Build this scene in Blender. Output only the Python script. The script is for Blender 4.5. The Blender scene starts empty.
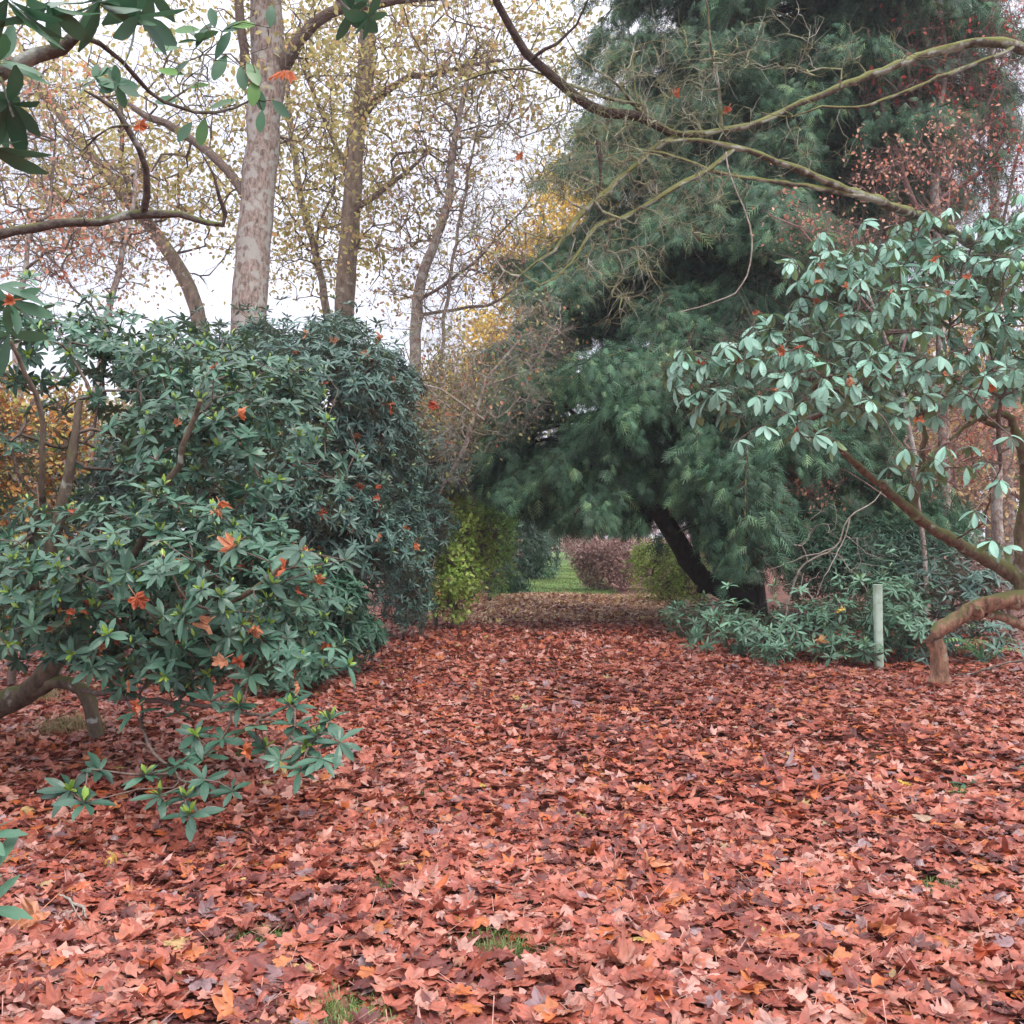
import bpy, math, random
import numpy as np
from math import radians, sin, cos, pi

# ------------------------------------------------------------------ basics
SC = bpy.context.scene
COL = SC.collection
CAM_H = 1.6
PITCH = -math.atan(0.023)
F = 1000.0
FWD = np.array([0, cos(PITCH), -sin(PITCH)]); UPV = np.array([0, sin(PITCH), cos(PITCH)]); RGT = np.array([1.0, 0, 0])
CAM = np.array([0, 0, CAM_H])

def P(px, py, d):
    """world point standing at distance d in the direction of a photo position"""
    return CAM + d*(FWD + (px-512)/F*RGT + (512-py)/F*UPV)

def GD(py):
    """ground distance of a photo row"""
    return CAM_H/((py-535)/F)

def H(x, y):
    x = np.asarray(x, float); y = np.asarray(y, float)
    return 0.03*np.sin(x*0.9+1.3)*np.sin(y*0.6) + 0.02*np.sin(x*2.3+y*1.7) + 0.05*np.exp(-((y-23.5)/1.6)**2)

def RNG(seed): return np.random.default_rng(seed)

def nrm(v):
    v = np.asarray(v, float)
    return v/np.maximum(np.linalg.norm(v, axis=-1, keepdims=True), 1e-9)

class Geo:
    def __init__(s): s.v = []; s.f = []; s.r = []; s.n = 0
    def add(s, verts, faces, rnd):
        """verts (n,3), faces (m,k) , rnd (m,) or scalar"""
        verts = np.asarray(verts, np.float32).reshape(-1, 3); faces = np.asarray(faces, np.int32)
        s.v.append(verts); s.f.append(faces + s.n); s.n += len(verts)
        s.r.append(np.broadcast_to(np.asarray(rnd, np.float32), (len(faces),)))
    def mesh(s, name, mat, origin=(0, 0, 0), smooth=False):
        me = bpy.data.meshes.new(name)
        if s.n:
            V = np.concatenate(s.v) - np.asarray(origin, np.float32)
            sizes = np.concatenate([np.full(len(f), f.shape[1], np.int32) for f in s.f])
            idx = np.concatenate([f.ravel() for f in s.f])
            rn = np.concatenate(s.r).astype(np.float32)
            me.vertices.add(len(V)); me.vertices.foreach_set('co', V.ravel().astype(np.float32))
            me.loops.add(len(idx)); me.loops.foreach_set('vertex_index', idx)
            me.polygons.add(len(sizes))
            st = np.concatenate([[0], np.cumsum(sizes)[:-1]]).astype(np.int32)
            me.polygons.foreach_set('loop_start', st)
            me.polygons.foreach_set('use_smooth', np.full(len(sizes), smooth, bool))
            me.update(calc_edges=True)
            a = me.attributes.new('rnd', 'FLOAT', 'FACE'); a.data.foreach_set('value', rn)
        me.materials.append(mat)
        return me
    def obj(s, name, mat, parent=None, smooth=False, origin=None):
        o0 = np.array(parent.location) if (parent is not None and origin is None) else np.array(origin if origin is not None else (0, 0, 0), float)
        me = s.mesh(name, mat, o0, smooth)
        o = bpy.data.objects.new(name, me); COL.objects.link(o)
        if parent is not None: o.parent = parent
        else: o.location = o0
        return o

def tag(o, label=None, cat=None, group=None, kind=None):
    if label: o['label'] = label
    if cat: o['category'] = cat
    if group: o['group'] = group
    if kind: o['kind'] = kind
    return o

def thing(name, label, cat, loc=(0, 0, 0), group=None):
    o = bpy.data.objects.new(name, None); COL.objects.link(o)
    o.location = tuple(float(c) for c in loc); o.empty_display_size = 0.2
    return tag(o, label, cat, group)

# ------------------------------------------------------------------ materials
def new_mat(name):
    m = bpy.data.materials.new(name); m.use_nodes = True
    nt = m.node_tree; nt.nodes.clear()
    return m, nt, nt.nodes, nt.links

def ramp(N, stops, interp='LINEAR'):
    r = N.new('ShaderNodeValToRGB'); r.color_ramp.interpolation = interp
    e = r.color_ramp.elements
    e[0].position = stops[0][0]; e[0].color = (*stops[0][1], 1)
    e[1].position = stops[-1][0]; e[1].color = (*stops[-1][1], 1)
    for p, c in stops[1:-1]:
        q = e.new(p); q.color = (*c, 1)
    return r

def leaf_mat(name, stops, rough=0.45, transl=0.25, spec=0.5, under=None, noise=0.35, nscale=6.0, coat=0.0, interp='LINEAR', value=1.0):
    m, nt, N, L = new_mat(name)
    at = N.new('ShaderNodeAttribute'); at.attribute_name = 'rnd'
    r = ramp(N, stops, interp); L.new(at.outputs['Fac'], r.inputs['Fac'])
    tc = N.new('ShaderNodeTexCoord')
    nz = N.new('ShaderNodeTexNoise'); nz.inputs['Scale'].default_value = nscale; nz.inputs['Detail'].default_value = 4
    L.new(tc.outputs['Object'], nz.inputs['Vector'])
    mr = N.new('ShaderNodeMapRange'); mr.inputs['From Min'].default_value = 0.3; mr.inputs['From Max'].default_value = 0.7
    mr.inputs['To Min'].default_value = (1-noise)*value; mr.inputs['To Max'].default_value = (1+noise)*value
    L.new(nz.outputs['Fac'], mr.inputs['Value'])
    mul = N.new('ShaderNodeVectorMath'); mul.operation = 'SCALE'
    L.new(r.outputs['Color'], mul.inputs[0]); L.new(mr.outputs['Result'], mul.inputs['Scale'])
    col = mul.outputs['Vector']
    if under is not None:
        g = N.new('ShaderNodeNewGeometry'); mx = N.new('ShaderNodeMix'); mx.data_type = 'RGBA'
        L.new(g.outputs['Backfacing'], mx.inputs['Factor']); L.new(col, mx.inputs['A']); mx.inputs['B'].default_value = (*under, 1)
        col = mx.outputs['Result']
    b = N.new('ShaderNodeBsdfPrincipled'); L.new(col, b.inputs['Base Color'])
    b.inputs['Roughness'].default_value = rough; b.inputs['Specular IOR Level'].default_value = spec
    b.inputs['Coat Weight'].default_value = coat; b.inputs['Coat Roughness'].default_value = 0.3
    t = N.new('ShaderNodeBsdfTranslucent'); L.new(col, t.inputs['Color'])
    ms = N.new('ShaderNodeMixShader'); ms.inputs[0].default_value = transl
    L.new(b.outputs[0], ms.inputs[1]); L.new(t.outputs[0], ms.inputs[2])
    o = N.new('ShaderNodeOutputMaterial'); L.new(ms.outputs[0], o.inputs['Surface'])
    return m

def bark_mat(name, c1, c2, moss=0.0, lichen=0.0, scale=14, stretch=0.4, mosscol=(0.12, 0.14, 0.03), bump=0.6, liccol=(0.42, 0.45, 0.40)):
    m, nt, N, L = new_mat(name)
    tc = N.new('ShaderNodeTexCoord'); mp = N.new('ShaderNodeMapping'); mp.inputs['Scale'].default_value = (1, 1, stretch)
    L.new(tc.outputs['Object'], mp.inputs['Vector'])
    nz = N.new('ShaderNodeTexNoise'); nz.inputs['Scale'].default_value = scale; nz.inputs['Detail'].default_value = 8; nz.inputs['Roughness'].default_value = 0.65
    L.new(mp.outputs[0], nz.inputs['Vector'])
    r = ramp(N, [(0.32, c1), (0.68, c2)]); L.new(nz.outputs['Fac'], r.inputs['Fac'])
    col = r.outputs['Color']
    def over(col, fac, c):
        mx = N.new('ShaderNodeMix'); mx.data_type = 'RGBA'
        L.new(fac, mx.inputs['Factor']); L.new(col, mx.inputs['A']); mx.inputs['B'].default_value = (*c, 1)
        return mx.outputs['Result']
    n2 = N.new('ShaderNodeTexNoise'); n2.inputs['Scale'].default_value = 7; n2.inputs['Detail'].default_value = 6
    L.new(tc.outputs['Object'], n2.inputs['Vector'])
    if lichen:
        a = N.new('ShaderNodeMapRange'); a.inputs['From Min'].default_value = 0.72-0.3*lichen; a.inputs['From Max'].default_value = 0.80-0.3*lichen
        L.new(n2.outputs['Fac'], a.inputs['Value']); col = over(col, a.outputs['Result'], liccol)
    if moss:
        g = N.new('ShaderNodeNewGeometry'); sx = N.new('ShaderNodeSeparateXYZ'); L.new(g.outputs['Normal'], sx.inputs[0])
        n3 = N.new('ShaderNodeTexNoise'); n3.inputs['Scale'].default_value = 9; n3.inputs['Detail'].default_value = 5; L.new(tc.outputs['Object'], n3.inputs['Vector'])
        ad = N.new('ShaderNodeMath'); ad.operation = 'MULTIPLY_ADD'; ad.inputs[1].default_value = 0.35
        L.new(sx.outputs['Z'], ad.inputs[0]); L.new(n3.outputs['Fac'], ad.inputs[2])
        a = N.new('ShaderNodeMapRange'); a.inputs['From Min'].default_value = 0.80-0.45*moss; a.inputs['From Max'].default_value = 0.98-0.45*moss
        L.new(ad.outputs[0], a.inputs['Value']); col = over(col, a.outputs['Result'], mosscol)
    b = N.new('ShaderNodeBsdfPrincipled'); L.new(col, b.inputs['Base Color']); b.inputs['Roughness'].default_value = 0.85
    b.inputs['Specular IOR Level'].default_value = 0.25
    bp = N.new('ShaderNodeBump'); bp.inputs['Strength'].default_value = bump; bp.inputs['Distance'].default_value = 0.03
    L.new(nz.outputs['Fac'], bp.inputs['Height']); L.new(bp.outputs[0], b.inputs['Normal'])
    o = N.new('ShaderNodeOutputMaterial'); L.new(b.outputs[0], o.inputs['Surface'])
    return m

def noise_mat(name, stops, scale=3, rough=0.9, detail=8, bump=0.3):
    m, nt, N, L = new_mat(name)
    tc = N.new('ShaderNodeTexCoord')
    nz = N.new('ShaderNodeTexNoise'); nz.inputs['Scale'].default_value = scale; nz.inputs['Detail'].default_value = detail
    L.new(tc.outputs['Object'], nz.inputs['Vector'])
    r = ramp(N, stops); L.new(nz.outputs['Fac'], r.inputs['Fac'])
    b = N.new('ShaderNodeBsdfPrincipled'); L.new(r.outputs['Color'], b.inputs['Base Color']); b.inputs['Roughness'].default_value = rough
    bp = N.new('ShaderNodeBump'); bp.inputs['Strength'].default_value = bump; bp.inputs['Distance'].default_value = 0.03
    L.new(nz.outputs['Fac'], bp.inputs['Height']); L.new(bp.outputs[0], b.inputs['Normal'])
    o = N.new('ShaderNodeOutputMaterial'); L.new(b.outputs[0], o.inputs['Surface'])
    return m

# ------------------------------------------------------------------ leaf templates
def tmpl_maple(teeth=True, mid=True):
    half = [(0, 1.0), (9, 0.84), (15, 0.80), (20, 0.64), (26, 0.56), (33, 0.72), (40, 0.78), (48, 0.94), (56, 0.80), (65, 0.70),
            (76, 0.52), (90, 0.62), (102, 0.72), (117, 0.58), (140, 0.46), (168, 0.20)] if teeth else \
           [(0, 1.0), (15, 0.78), (26, 0.55), (48, 0.94), (72, 0.55), (102, 0.72), (145, 0.42)]
    pts = [(radians(a), r) for a, r in half] + [(-radians(a), r) for a, r in reversed(half[1:])]
    out = np.array([[r*sin(a), r*cos(a)] for a, r in pts])
    n = len(out)
    V = [[0, 0, 0]]
    if mid:
        V += [[x*0.5, y*0.5, 0] for x, y in out]
        V += [[x, y, 0] for x, y in out]
        tri = [[0, 1+i, 1+(i+1) % n] for i in range(n)]
        qd = [[1+i, 1+n+i, 1+n+(i+1) % n, 1+(i+1) % n] for i in range(n)]
        return np.array(V, float)*0.5, [np.array(tri), np.array(qd)]
    V += [[x, y, 0] for x, y in out]
    return np.array(V, float)*0.5, [np.array([[0, 1+i, 1+(i+1) % n] for i in range(n)])]

def tmpl_oval(nseg=3, w=0.32, peak=0.55, ex=0.85):
    """long leaf with a midrib: length 1 along y"""
    ys = np.linspace(0, 1, nseg+1)
    V = []; Q = []
    for i, y in enumerate(ys):
        t = y/peak if y < peak else (1-y)/(1-peak)
        ww = w*0.5*max(0.08, math.sin(min(1, t)*pi/2)**(ex if y > peak else 0.85))
        if i == nseg: ww = w*0.08
        V += [[-ww, y, 0], [0, y, 0], [ww, y, 0]]
    for i in range(nseg):
        a = 3*i
        Q += [[a, a+1, a+4, a+3], [a+1, a+2, a+5, a+4]]
    return np.array(V, float), [np.array(Q)]

def tmpl_small():
    V = [[0, 0, 0], [-0.32, 0.35, 0.05], [0, 0.45, -0.03], [0.32, 0.35, 0.05], [-0.22, 0.75, 0.03], [0.22, 0.75, 0.03], [0, 1, -0.05]]
    return np.array(V, float), [np.array([[0, 2, 4, 1], [0, 3, 5, 2], [2, 5, 6, 4]])]

def tmpl_spray(nb=6, w=0.03):
    """flat drooping conifer frond: a rachis with side branchlets, length 1 along y"""
    V = []; Q = []
    def strip(p0, p1, w0, w1):
        p0 = np.array(p0); p1 = np.array(p1); d = p1-p0; n = np.array([-d[1], d[0], 0]); n = n/np.linalg.norm(n)
        a = len(V); V.extend([p0-n*w0, p0+n*w0, p1+n*w1, p1-n*w1]); Q.append([a, a+1, a+2, a+3])
    strip((0, 0, 0), (0, 1, 0), w*0.8, w*0.4)
    for i in range(nb):
        y = 0.05+0.75*i/nb; l = 0.44*(1-0.5*i/nb)
        for s in (-1, 1):
            strip((0, y, 0), (s*l*0.80, y+l*0.80, -0.25*l), w*0.9, w*0.25)
    return np.array(V, float), [np.array(Q)]

T_MAPLE_HI = tmpl_maple(True, True); T_MAPLE_MD = tmpl_maple(False, True); T_MAPLE_LO = tmpl_maple(False, False)
T_RH = tmpl_oval(4, 0.32, 0.6); T_RH_LO = tmpl_oval(2, 0.34, 0.5); T_OB = tmpl_oval(6, 0.40, 0.62, 0.5); T_BROAD = tmpl_oval(6, 0.46, 0.55, 0.55)
T_SMALL = tmpl_small(); T_SPRAY = tmpl_spray(4, 0.033)
T_NARROW = tmpl_oval(3, 0.24, 0.55)

def leaves(geo, tmpl, pos, Y, Z, size, rnd, droop=0.0, fold=0.0, crumple=0.0, rng=None, wid=1.0):
    """put one leaf per row: base pos, length direction Y, face normal about Z"""
    V, Fs = tmpl
    n = len(pos); Y = nrm(Y); X = nrm(np.cross(Y, Z)); Z = np.cross(X, Y)
    size = np.broadcast_to(np.asarray(size, float), (n,)); droop = np.broadcast_to(np.asarray(droop, float), (n,)); fold = np.broadcast_to(np.asarray(fold, float), (n,))
    lx = np.broadcast_to(V[:, 0]*wid, (n, len(V))); ly = np.broadcast_to(V[:, 1], (n, len(V)))
    lz = V[:, 2] - droop[:, None]*ly*ly + fold[:, None]*np.abs(lx)
    if crumple and rng is not None:
        kx = rng.normal(0, 1, (n, 3))*rng.uniform(0.3, 1.9, (n, 1))
        lz = lz + crumple*(kx[:, :1]*lx*lx*2.5 + kx[:, 1:2]*ly*np.abs(ly)*1.6 + kx[:, 2:3]*lx*ly*2.5) + rng.normal(0, crumple*0.10, lz.shape)
    W = pos[:, None, :] + size[:, None, None]*(lx[..., None]*X[:, None, :] + ly[..., None]*Y[:, None, :] + lz[..., None]*Z[:, None, :])
    base = (np.arange(n)*len(V))[:, None, None]
    W = W.reshape(-1, 3)
    first = True
    rnd = np.broadcast_to(np.asarray(rnd, float), (n,))
    for Fq in Fs:
        faces = (Fq[None] + base).reshape(-1, Fq.shape[1])
        rr = np.repeat(rnd, len(Fq))
        if first: geo.add(W, faces, rr); first = False; off = geo.n - len(W)
        else:
            geo.f.append((faces + off).astype(np.int32)); geo.r.append(rr.astype(np.float32))

def perp(A, rng, ang=None):
    A = nrm(A); ref = np.where(np.abs(A[:, 2:3]) < 0.9, np.array([[0, 0, 1.0]]), np.array([[1.0, 0, 0]]))
    U = nrm(np.cross(A, ref)); W = np.cross(A, U)
    if ang is None: ang = rng.uniform(0, 2*pi, len(A))
    return U*np.cos(ang)[:, None] + W*np.sin(ang)[:, None]

def whorls(geo, cen, axis, L, k, rng, tmpl, elev=(0.0, 0.6), droop=(0.05, 0.3), rnd=(0.0, 0.75), young=0.0, fold=0.15, lvar=0.25, yrnd=(0.88, 1.0)):
    n = len(cen); axis = nrm(axis)
    a0 = rng.uniform(0, 2*pi, n)
    cb = rng.uniform(0, 1, n)
    L = np.broadcast_to(np.asarray(L, float), (n,))
    for j in range(k):
        keep = rng.random(n) < 0.92
        ang = a0 + j*2.39996 + rng.normal(0, 0.2, n)
        rad = perp(axis, rng, ang)
        e = rng.uniform(elev[0], elev[1], n)
        Y = rad*np.cos(e)[:, None] + axis*np.sin(e)[:, None]
        p = cen - axis*(L*0.12*rng.random(n))[:, None]
        r = rnd[0] + (rnd[1]-rnd[0])*np.clip(0.55*cb + 0.45*rng.random(n), 0, 1)
        leaves(geo, tmpl, p[keep], Y[keep], (axis + rng.normal(0, 0.25, (n, 3)))[keep], (L*rng.uniform(1-lvar, 1+lvar, n))[keep], r[keep],
               droop=rng.uniform(droop[0], droop[1], n)[keep], fold=fold)
    if young > 0:
        m = rng.random(n) < young; c = cen[m]; ax = axis[m]; Ly = L[m]
        for j in range(6):
            rad = perp(ax, rng, a0[m]+j*2.2)
            Y = rad*(0.35+0.11*j) + ax
            leaves(geo, tmpl, c, Y, rad*-1, Ly*rng.uniform(0.45, 0.75, len(c)), rng.uniform(yrnd[0], yrnd[1], len(c)), droop=0.05, fold=0.3)

# ------------------------------------------------------------------ tubes and branching
def tube(geo, pts, rad, sides=6, rough=0.0, rng=None, cap=True):
    pts = np.asarray(pts, float); rad = np.asarray(rad, float); n = len(pts)
    T = nrm(np.gradient(pts, axis=0)); m = nrm(T.mean(axis=0)[None])[0]
    ref = np.array([0.31, 0.17, 0.93]) if abs(m[2]) < 0.8 else np.array([0.9, 0.3, 0.1])
    U = nrm(np.cross(T, ref)); W = np.cross(T, U)
    a = np.linspace(0, 2*pi, sides, endpoint=False)
    R = rad[:, None]*np.ones((1, sides))
    if rough and rng is not None:
        g = rng.normal(0, 1, (n, sides)); g = (g + np.roll(g, 1, 1) + np.roll(g, -1, 1))/3
        ph = rng.uniform(0, 6.28); R = R*(1 + rough*g + rough*0.8*np.sin(2*a + ph + np.linspace(0, 2, n)[:, None]))
    V = pts[:, None] + R[..., None]*(np.cos(a)[None, :, None]*U[:, None] + np.sin(a)[None, :, None]*W[:, None])
    i = np.arange(n-1)[:, None]*sides; j = np.arange(sides)[None]; jn = (j+1) % sides
    Q = np.stack([i+j, i+jn, i+sides+jn, i+sides+j], -1).reshape(-1, 4)
    geo.add(V.reshape(-1, 3), Q, 0.5)
    if cap and rad[-1] > 0.004:
        geo.add(V[-1], [list(range(sides))], 0.5)

def smooth_path(pts, rad, seg=0.2, jit=0.0, rng=None):
    pts = np.asarray(pts, float); rad = np.asarray(rad, float)
    if len(pts) < 2: return pts, rad
    ext = np.vstack([2*pts[0]-pts[1], pts, 2*pts[-1]-pts[-2]])
    out = []; ro = []
    for i in range(len(pts)-1):
        p0, p1, p2, p3 = ext[i:i+4]; n = max(1, int(np.linalg.norm(p2-p1)/seg))
        for k in range(n):
            t = k/n
            out.append(0.5*((2*p1)+(-p0+p2)*t+(2*p0-5*p1+4*p2-p3)*t*t+(-p0+3*p1-3*p2+p3)*t**3)); ro.append(rad[i]*(1-t)+rad[i+1]*t)
    out.append(pts[-1]); ro.append(rad[-1]); out = np.array(out); ro = np.array(ro)
    if jit and rng is not None and len(out) > 2:
        out[1:-1] += rng.normal(0, 1, (len(out)-2, 3))*np.minimum(jit, ro[1:-1, None]*0.6+jit*0.3)
    return out, ro

def grow(skel, tips, rt, rng, k=0.35, seg=0.3, wig=0.12, rexp=0.45, rmax=9, attach_min=0.0):
    """skel: [(pts, radii)], smoothed. Connects every tip to the cheapest node. Returns grown [(pts, radii)]."""
    cap = sum(len(p) for p, r in skel) + 40*len(tips) + 10
    pos = np.zeros((cap, 3)); pl = np.zeros(cap); par = np.full(cap, -1); fix = np.zeros(cap); n = 0
    for p, r in skel:
        base = 0.0 if n == 0 else pl[np.argmin(np.linalg.norm(pos[:n]-p[0], axis=1))]
        s = np.concatenate([[0], np.cumsum(np.linalg.norm(np.diff(p, axis=0), axis=1))]) + base
        m = len(p); pos[n:n+m] = p; pl[n:n+m] = s; par[n:n+m] = np.arange(n-1, n+m-1); par[n] = -1; fix[n:n+m] = r; n += m
    ns = n
    usable = np.ones(cap, bool)
    if attach_min > 0:
        s0 = pl[:n]; usable[:n] = s0 > attach_min
    tips = np.asarray(tips)
    d0 = np.min(np.linalg.norm(tips[:, None]-pos[None, :n], axis=2), axis=1)
    tips = tips[np.argsort(d0)]
    chains = []; desc = np.zeros(cap)
    for t in tips:
        dist = np.linalg.norm(pos[:n]-t, axis=1)
        cost = dist + k*pl[:n]*0.5 + (~usable[:n])*1e3
        c = int(np.argmin(cost)); p0 = pos[c]; Ld = dist[c]
        if Ld < 0.02: continue
        q = par[c]; pd = nrm((p0-pos[q])[None])[0] if q >= 0 else np.array([0, 0, 1.0])
        m = int(min(30, max(2, round(Ld/seg))))
        c1 = p0 + pd*Ld*0.28 + rng.normal(0, wig*Ld*0.5, 3)
        tt = np.linspace(0, 1, m+1)[1:, None]
        path = (1-tt)**2*p0 + 2*tt*(1-tt)*c1 + tt**2*t
        if m > 1: path[:-1] += rng.normal(0, wig*Ld/m*0.9, (m-1, 3))
        if n+m >= cap: break
        pos[n:n+m] = path; pl[n:n+m] = pl[c] + np.cumsum(np.full(m, Ld/m)); par[n:n+m] = np.arange(n-1, n+m-1); par[n] = c
        desc[n+m-1] += 1; chains.append((c, n, m)); n += m
    for i in range(n-1, ns-1, -1):
        if par[i] >= ns: desc[par[i]] += desc[i]
    rr = np.minimum(rt*np.maximum(desc, 1)**rexp, rmax); rr[:ns] = fix[:ns]
    out = []
    for c, s, m in chains:
        r = rr[s:s+m].copy(); r[-1] *= 0.6
        out.append((np.vstack([pos[c][None], pos[s:s+m]]), np.concatenate([[min(rr[c], r[0]*1.15)], r])))
    return out

def tubes(geo, lst, rng=None, big=0.02):
    for p, r in lst:
        m = r.max()
        tube(geo, p, r, 10 if m > 0.06 else (6 if m > big else (4 if m > 0.004 else 3)), rough=0.12 if m > 0.05 else 0.0, rng=rng)

def px_path(rows, seg=0.12, jit=0.0, rng=None):
    """rows (px, py, depth, radius)"""
    return smooth_path([P(a, b, d) for a, b, d, r in rows], [r for a, b, d, r in rows], seg, jit, rng)

def twiglets(geo, lst, rng, per, length, r0, spread=0.8, droop=0.0, prob=1.0):
    """short fine twigs along the thin ends of the branches; returns their tips"""
    A = []; D = []
    for p, r in lst:
        if r[-1] > r0*3: continue
        for q in range(per):
            if rng.random() > prob: continue
            i = rng.integers(max(0, len(p)//3), len(p)); i = min(i, len(p)-1)
            A.append(p[i]); D.append(nrm((p[i]-p[max(0, i-1)])[None])[0] if i else np.array([0, 0, 1.0]))
    if not A: return np.zeros((0, 3))
    A = np.array(A); D = nrm(np.array(D) + rng.normal(0, spread, (len(A), 3)) - np.array([0, 0, droop]))
    Lh = length*rng.uniform(0.5, 1.4, len(A))[:, None]
    M = A + D*Lh*0.5 + rng.normal(0, 0.08, A.shape)*Lh; E = A + D*Lh + rng.normal(0, 0.15, A.shape)*Lh
    B = perp(D, rng); C = np.cross(D, B)
    n = len(A); ws = [r0, r0*0.7, r0*0.35]
    V = np.zeros((n, 9, 3))
    for s, (pt, w) in enumerate(zip((A, M, E), ws)):
        for q in range(3):
            a = q*2*pi/3; V[:, s*3+q] = pt + w*(cos(a)*B + sin(a)*C)
    Q = []
    for s in range(2):
        for q in range(3):
            q2 = (q+1) % 3; Q.append([s*3+q, s*3+q2, s*3+3+q2, s*3+3+q])
    Fq = (np.array(Q)[None] + (np.arange(n)*9)[:, None, None]).reshape(-1, 4)
    geo.add(V.reshape(-1, 3), Fq, 0.5)
    return E

# ------------------------------------------------------------------ volumes
def blob(px, py, d, rx, rz, ry=None):
    """ellipsoid: photo position and distance, radii in photo pixels (x, z) and metres (depth)"""
    c = P(px, py, d); a = rx*d/F; b = rz*d/F
    return (c, np.array([a, ry if ry else a, b]))

def lumps(blobs, rng, k=5, size=0.38):
    out = list(blobs)
    for c, R in blobs:
        for i in range(k):
            u = nrm(rng.normal(0, 1, (1, 3)))[0]; u[2] = abs(u[2])*0.9 - 0.2
            out.append((c + R*u*0.78, R*size*rng.uniform(0.7, 1.3)))
    return out

def shell(blobs, n, rng, depth=0.25, zmin=0.08, noise=0.12, front=None):
    w = np.array([(R[0]*R[1])**0.5*R[2]**1.0 for c, R in blobs]); w = w/w.sum()
    out = []; nm = []; tot = 0; it = 0
    C = np.array([c for c, R in blobs]); RR = np.array([R for c, R in blobs])
    while tot < n and it < 40:
        it += 1
        m = n*2; b = rng.choice(len(blobs), m, p=w)
        u = nrm(rng.normal(0, 1, (m, 3)))
        f = 1 + noise*(np.sin(u[:, 0]*5+b)+np.sin(u[:, 1]*7+2*b)+np.sin(u[:, 2]*6+3*b))/1.6
        f = f*(1 - depth*rng.random(m)**1.6)
        p = C[b] + RR[b]*u*f[:, None]
        ok = p[:, 2] > zmin
        q = ((p[:, None] - C[None])/RR[None]); dd = np.linalg.norm(q, axis=2); dd[np.arange(m), b] = 9
        ok &= dd.min(axis=1) > (1-depth)*0.95
        out.append(p[ok]); nm.append(nrm(u[ok]/RR[b][ok])); tot += ok.sum()
    return np.concatenate(out)[:n], np.concatenate(nm)[:n]

def base_of(blobs):
    c = np.mean([b[0] for b in blobs], axis=0); return np.array([c[0], c[1], float(H(c[0], c[1]))])

def bush(name, label, cat, blobs, nw, L, k, mat, smat, seed, tmpl=T_RH_LO, up=0.6, elev=(0.0, 0.6), droop=(0.05, 0.3), young=0.0, nstem=120,
         rt=0.006, depth=0.3, noise=0.12, lump=5, lsz=0.4, root=None, twig=0.2, zmin=0.08, rnd=(0, 0.75), group=None, skel=None, extra=None, flat=False, part='foliage', fold=0.15):
    rng = RNG(seed); t = thing(name, label, cat, base_of(blobs) if root is None else root, group)
    B = lumps(blobs, rng, lump, lsz) if lump else blobs
    p, nn = shell(B, nw, rng, depth, zmin, noise)
    ax = nrm(nn + np.array([0, 0, up]) + rng.normal(0, 0.25, nn.shape))
    g = Geo()
    if k > 1: whorls(g, p, ax, L, k, rng, tmpl, elev, droop, rnd, young, fold=fold)
    else:
        Y = nrm(nn*0.6 + rng.normal(0, 0.8, nn.shape) + np.array([0, 0, up-0.6]))
        leaves(g, tmpl, p, Y, nn + rng.normal(0, 0.5, nn.shape) + np.array([0, 0, 0.5]), L*rng.uniform(0.6, 1.3, len(p)), rng.uniform(rnd[0], rnd[1], len(p)), droop=0.1, fold=0.1)
    if extra: extra(g, rng, p, nn)
    g.obj(part, mat, t)
    s = Geo(); r0 = np.array(t.location)
    if skel is None:
        zt = max(b[0][2] for b in blobs)
        sk = [smooth_path([r0+(0, 0, -0.05), r0+(0.05, 0, zt*0.25), r0+(0, 0.1, zt*0.5)], [0.05, 0.04, 0.03], 0.15)]
    else: sk = skel
    tubes(s, sk, rng)
    idx = rng.choice(len(p), min(nstem, len(p)), replace=False)
    tubes(s, grow(sk, p[idx], rt, rng, k=0.3, seg=0.3, wig=0.12), rng)
    if twig:
        n = len(p); A = p.copy(); E = p - ax*twig*0.5 - nn*twig*0.7 + rng.normal(0, 0.15*twig, p.shape)
        Bp = perp(ax, rng); C = np.cross(nrm(ax), Bp); w0 = rt*0.5
        V = np.stack([A, E+Bp*w0, E+C*w0-Bp*w0*0.5, E-C*w0-Bp*w0*0.5], 1)
        V[:, 0] = A
        Fq = (np.array([[0, 1, 2], [0, 2, 3], [0, 3, 1]])[None] + (np.arange(n)*4)[:, None, None]).reshape(-1, 3)
        s.add(V.reshape(-1, 3), Fq, 0.5)
    s.obj('stems', smat, t, smooth=True)
    return t, p, nn

# ------------------------------------------------------------------ palette
M = {}
M['bark_grey'] = bark_mat('bark_grey', (0.085, 0.062, 0.052), (0.42, 0.33, 0.29), moss=0.25, lichen=0.75, scale=24, mosscol=(0.15, 0.14, 0.04), liccol=(0.36, 0.34, 0.31))
M['bark_moss'] = bark_mat('bark_moss', (0.06, 0.045, 0.035), (0.20, 0.155, 0.115), moss=0.55, lichen=0.35, scale=14, mosscol=(0.11, 0.115, 0.04))
M['bark_mossy'] = bark_mat('bark_mossy', (0.07, 0.05, 0.035), (0.22, 0.16, 0.11), moss=0.95, lichen=0.4, scale=20, mosscol=(0.125, 0.125, 0.05), bump=0.9)
M['lichen_twig'] = bark_mat('lichen_twig', (0.12, 0.11, 0.085), (0.42, 0.42, 0.36), moss=0.7, lichen=0.6, scale=30, stretch=1, mosscol=(0.22, 0.23, 0.09), liccol=(0.5, 0.52, 0.46))
M['bark_dark'] = bark_mat('bark_dark', (0.018, 0.012, 0.010), (0.055, 0.038, 0.032), moss=0.15, scale=12)
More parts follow.
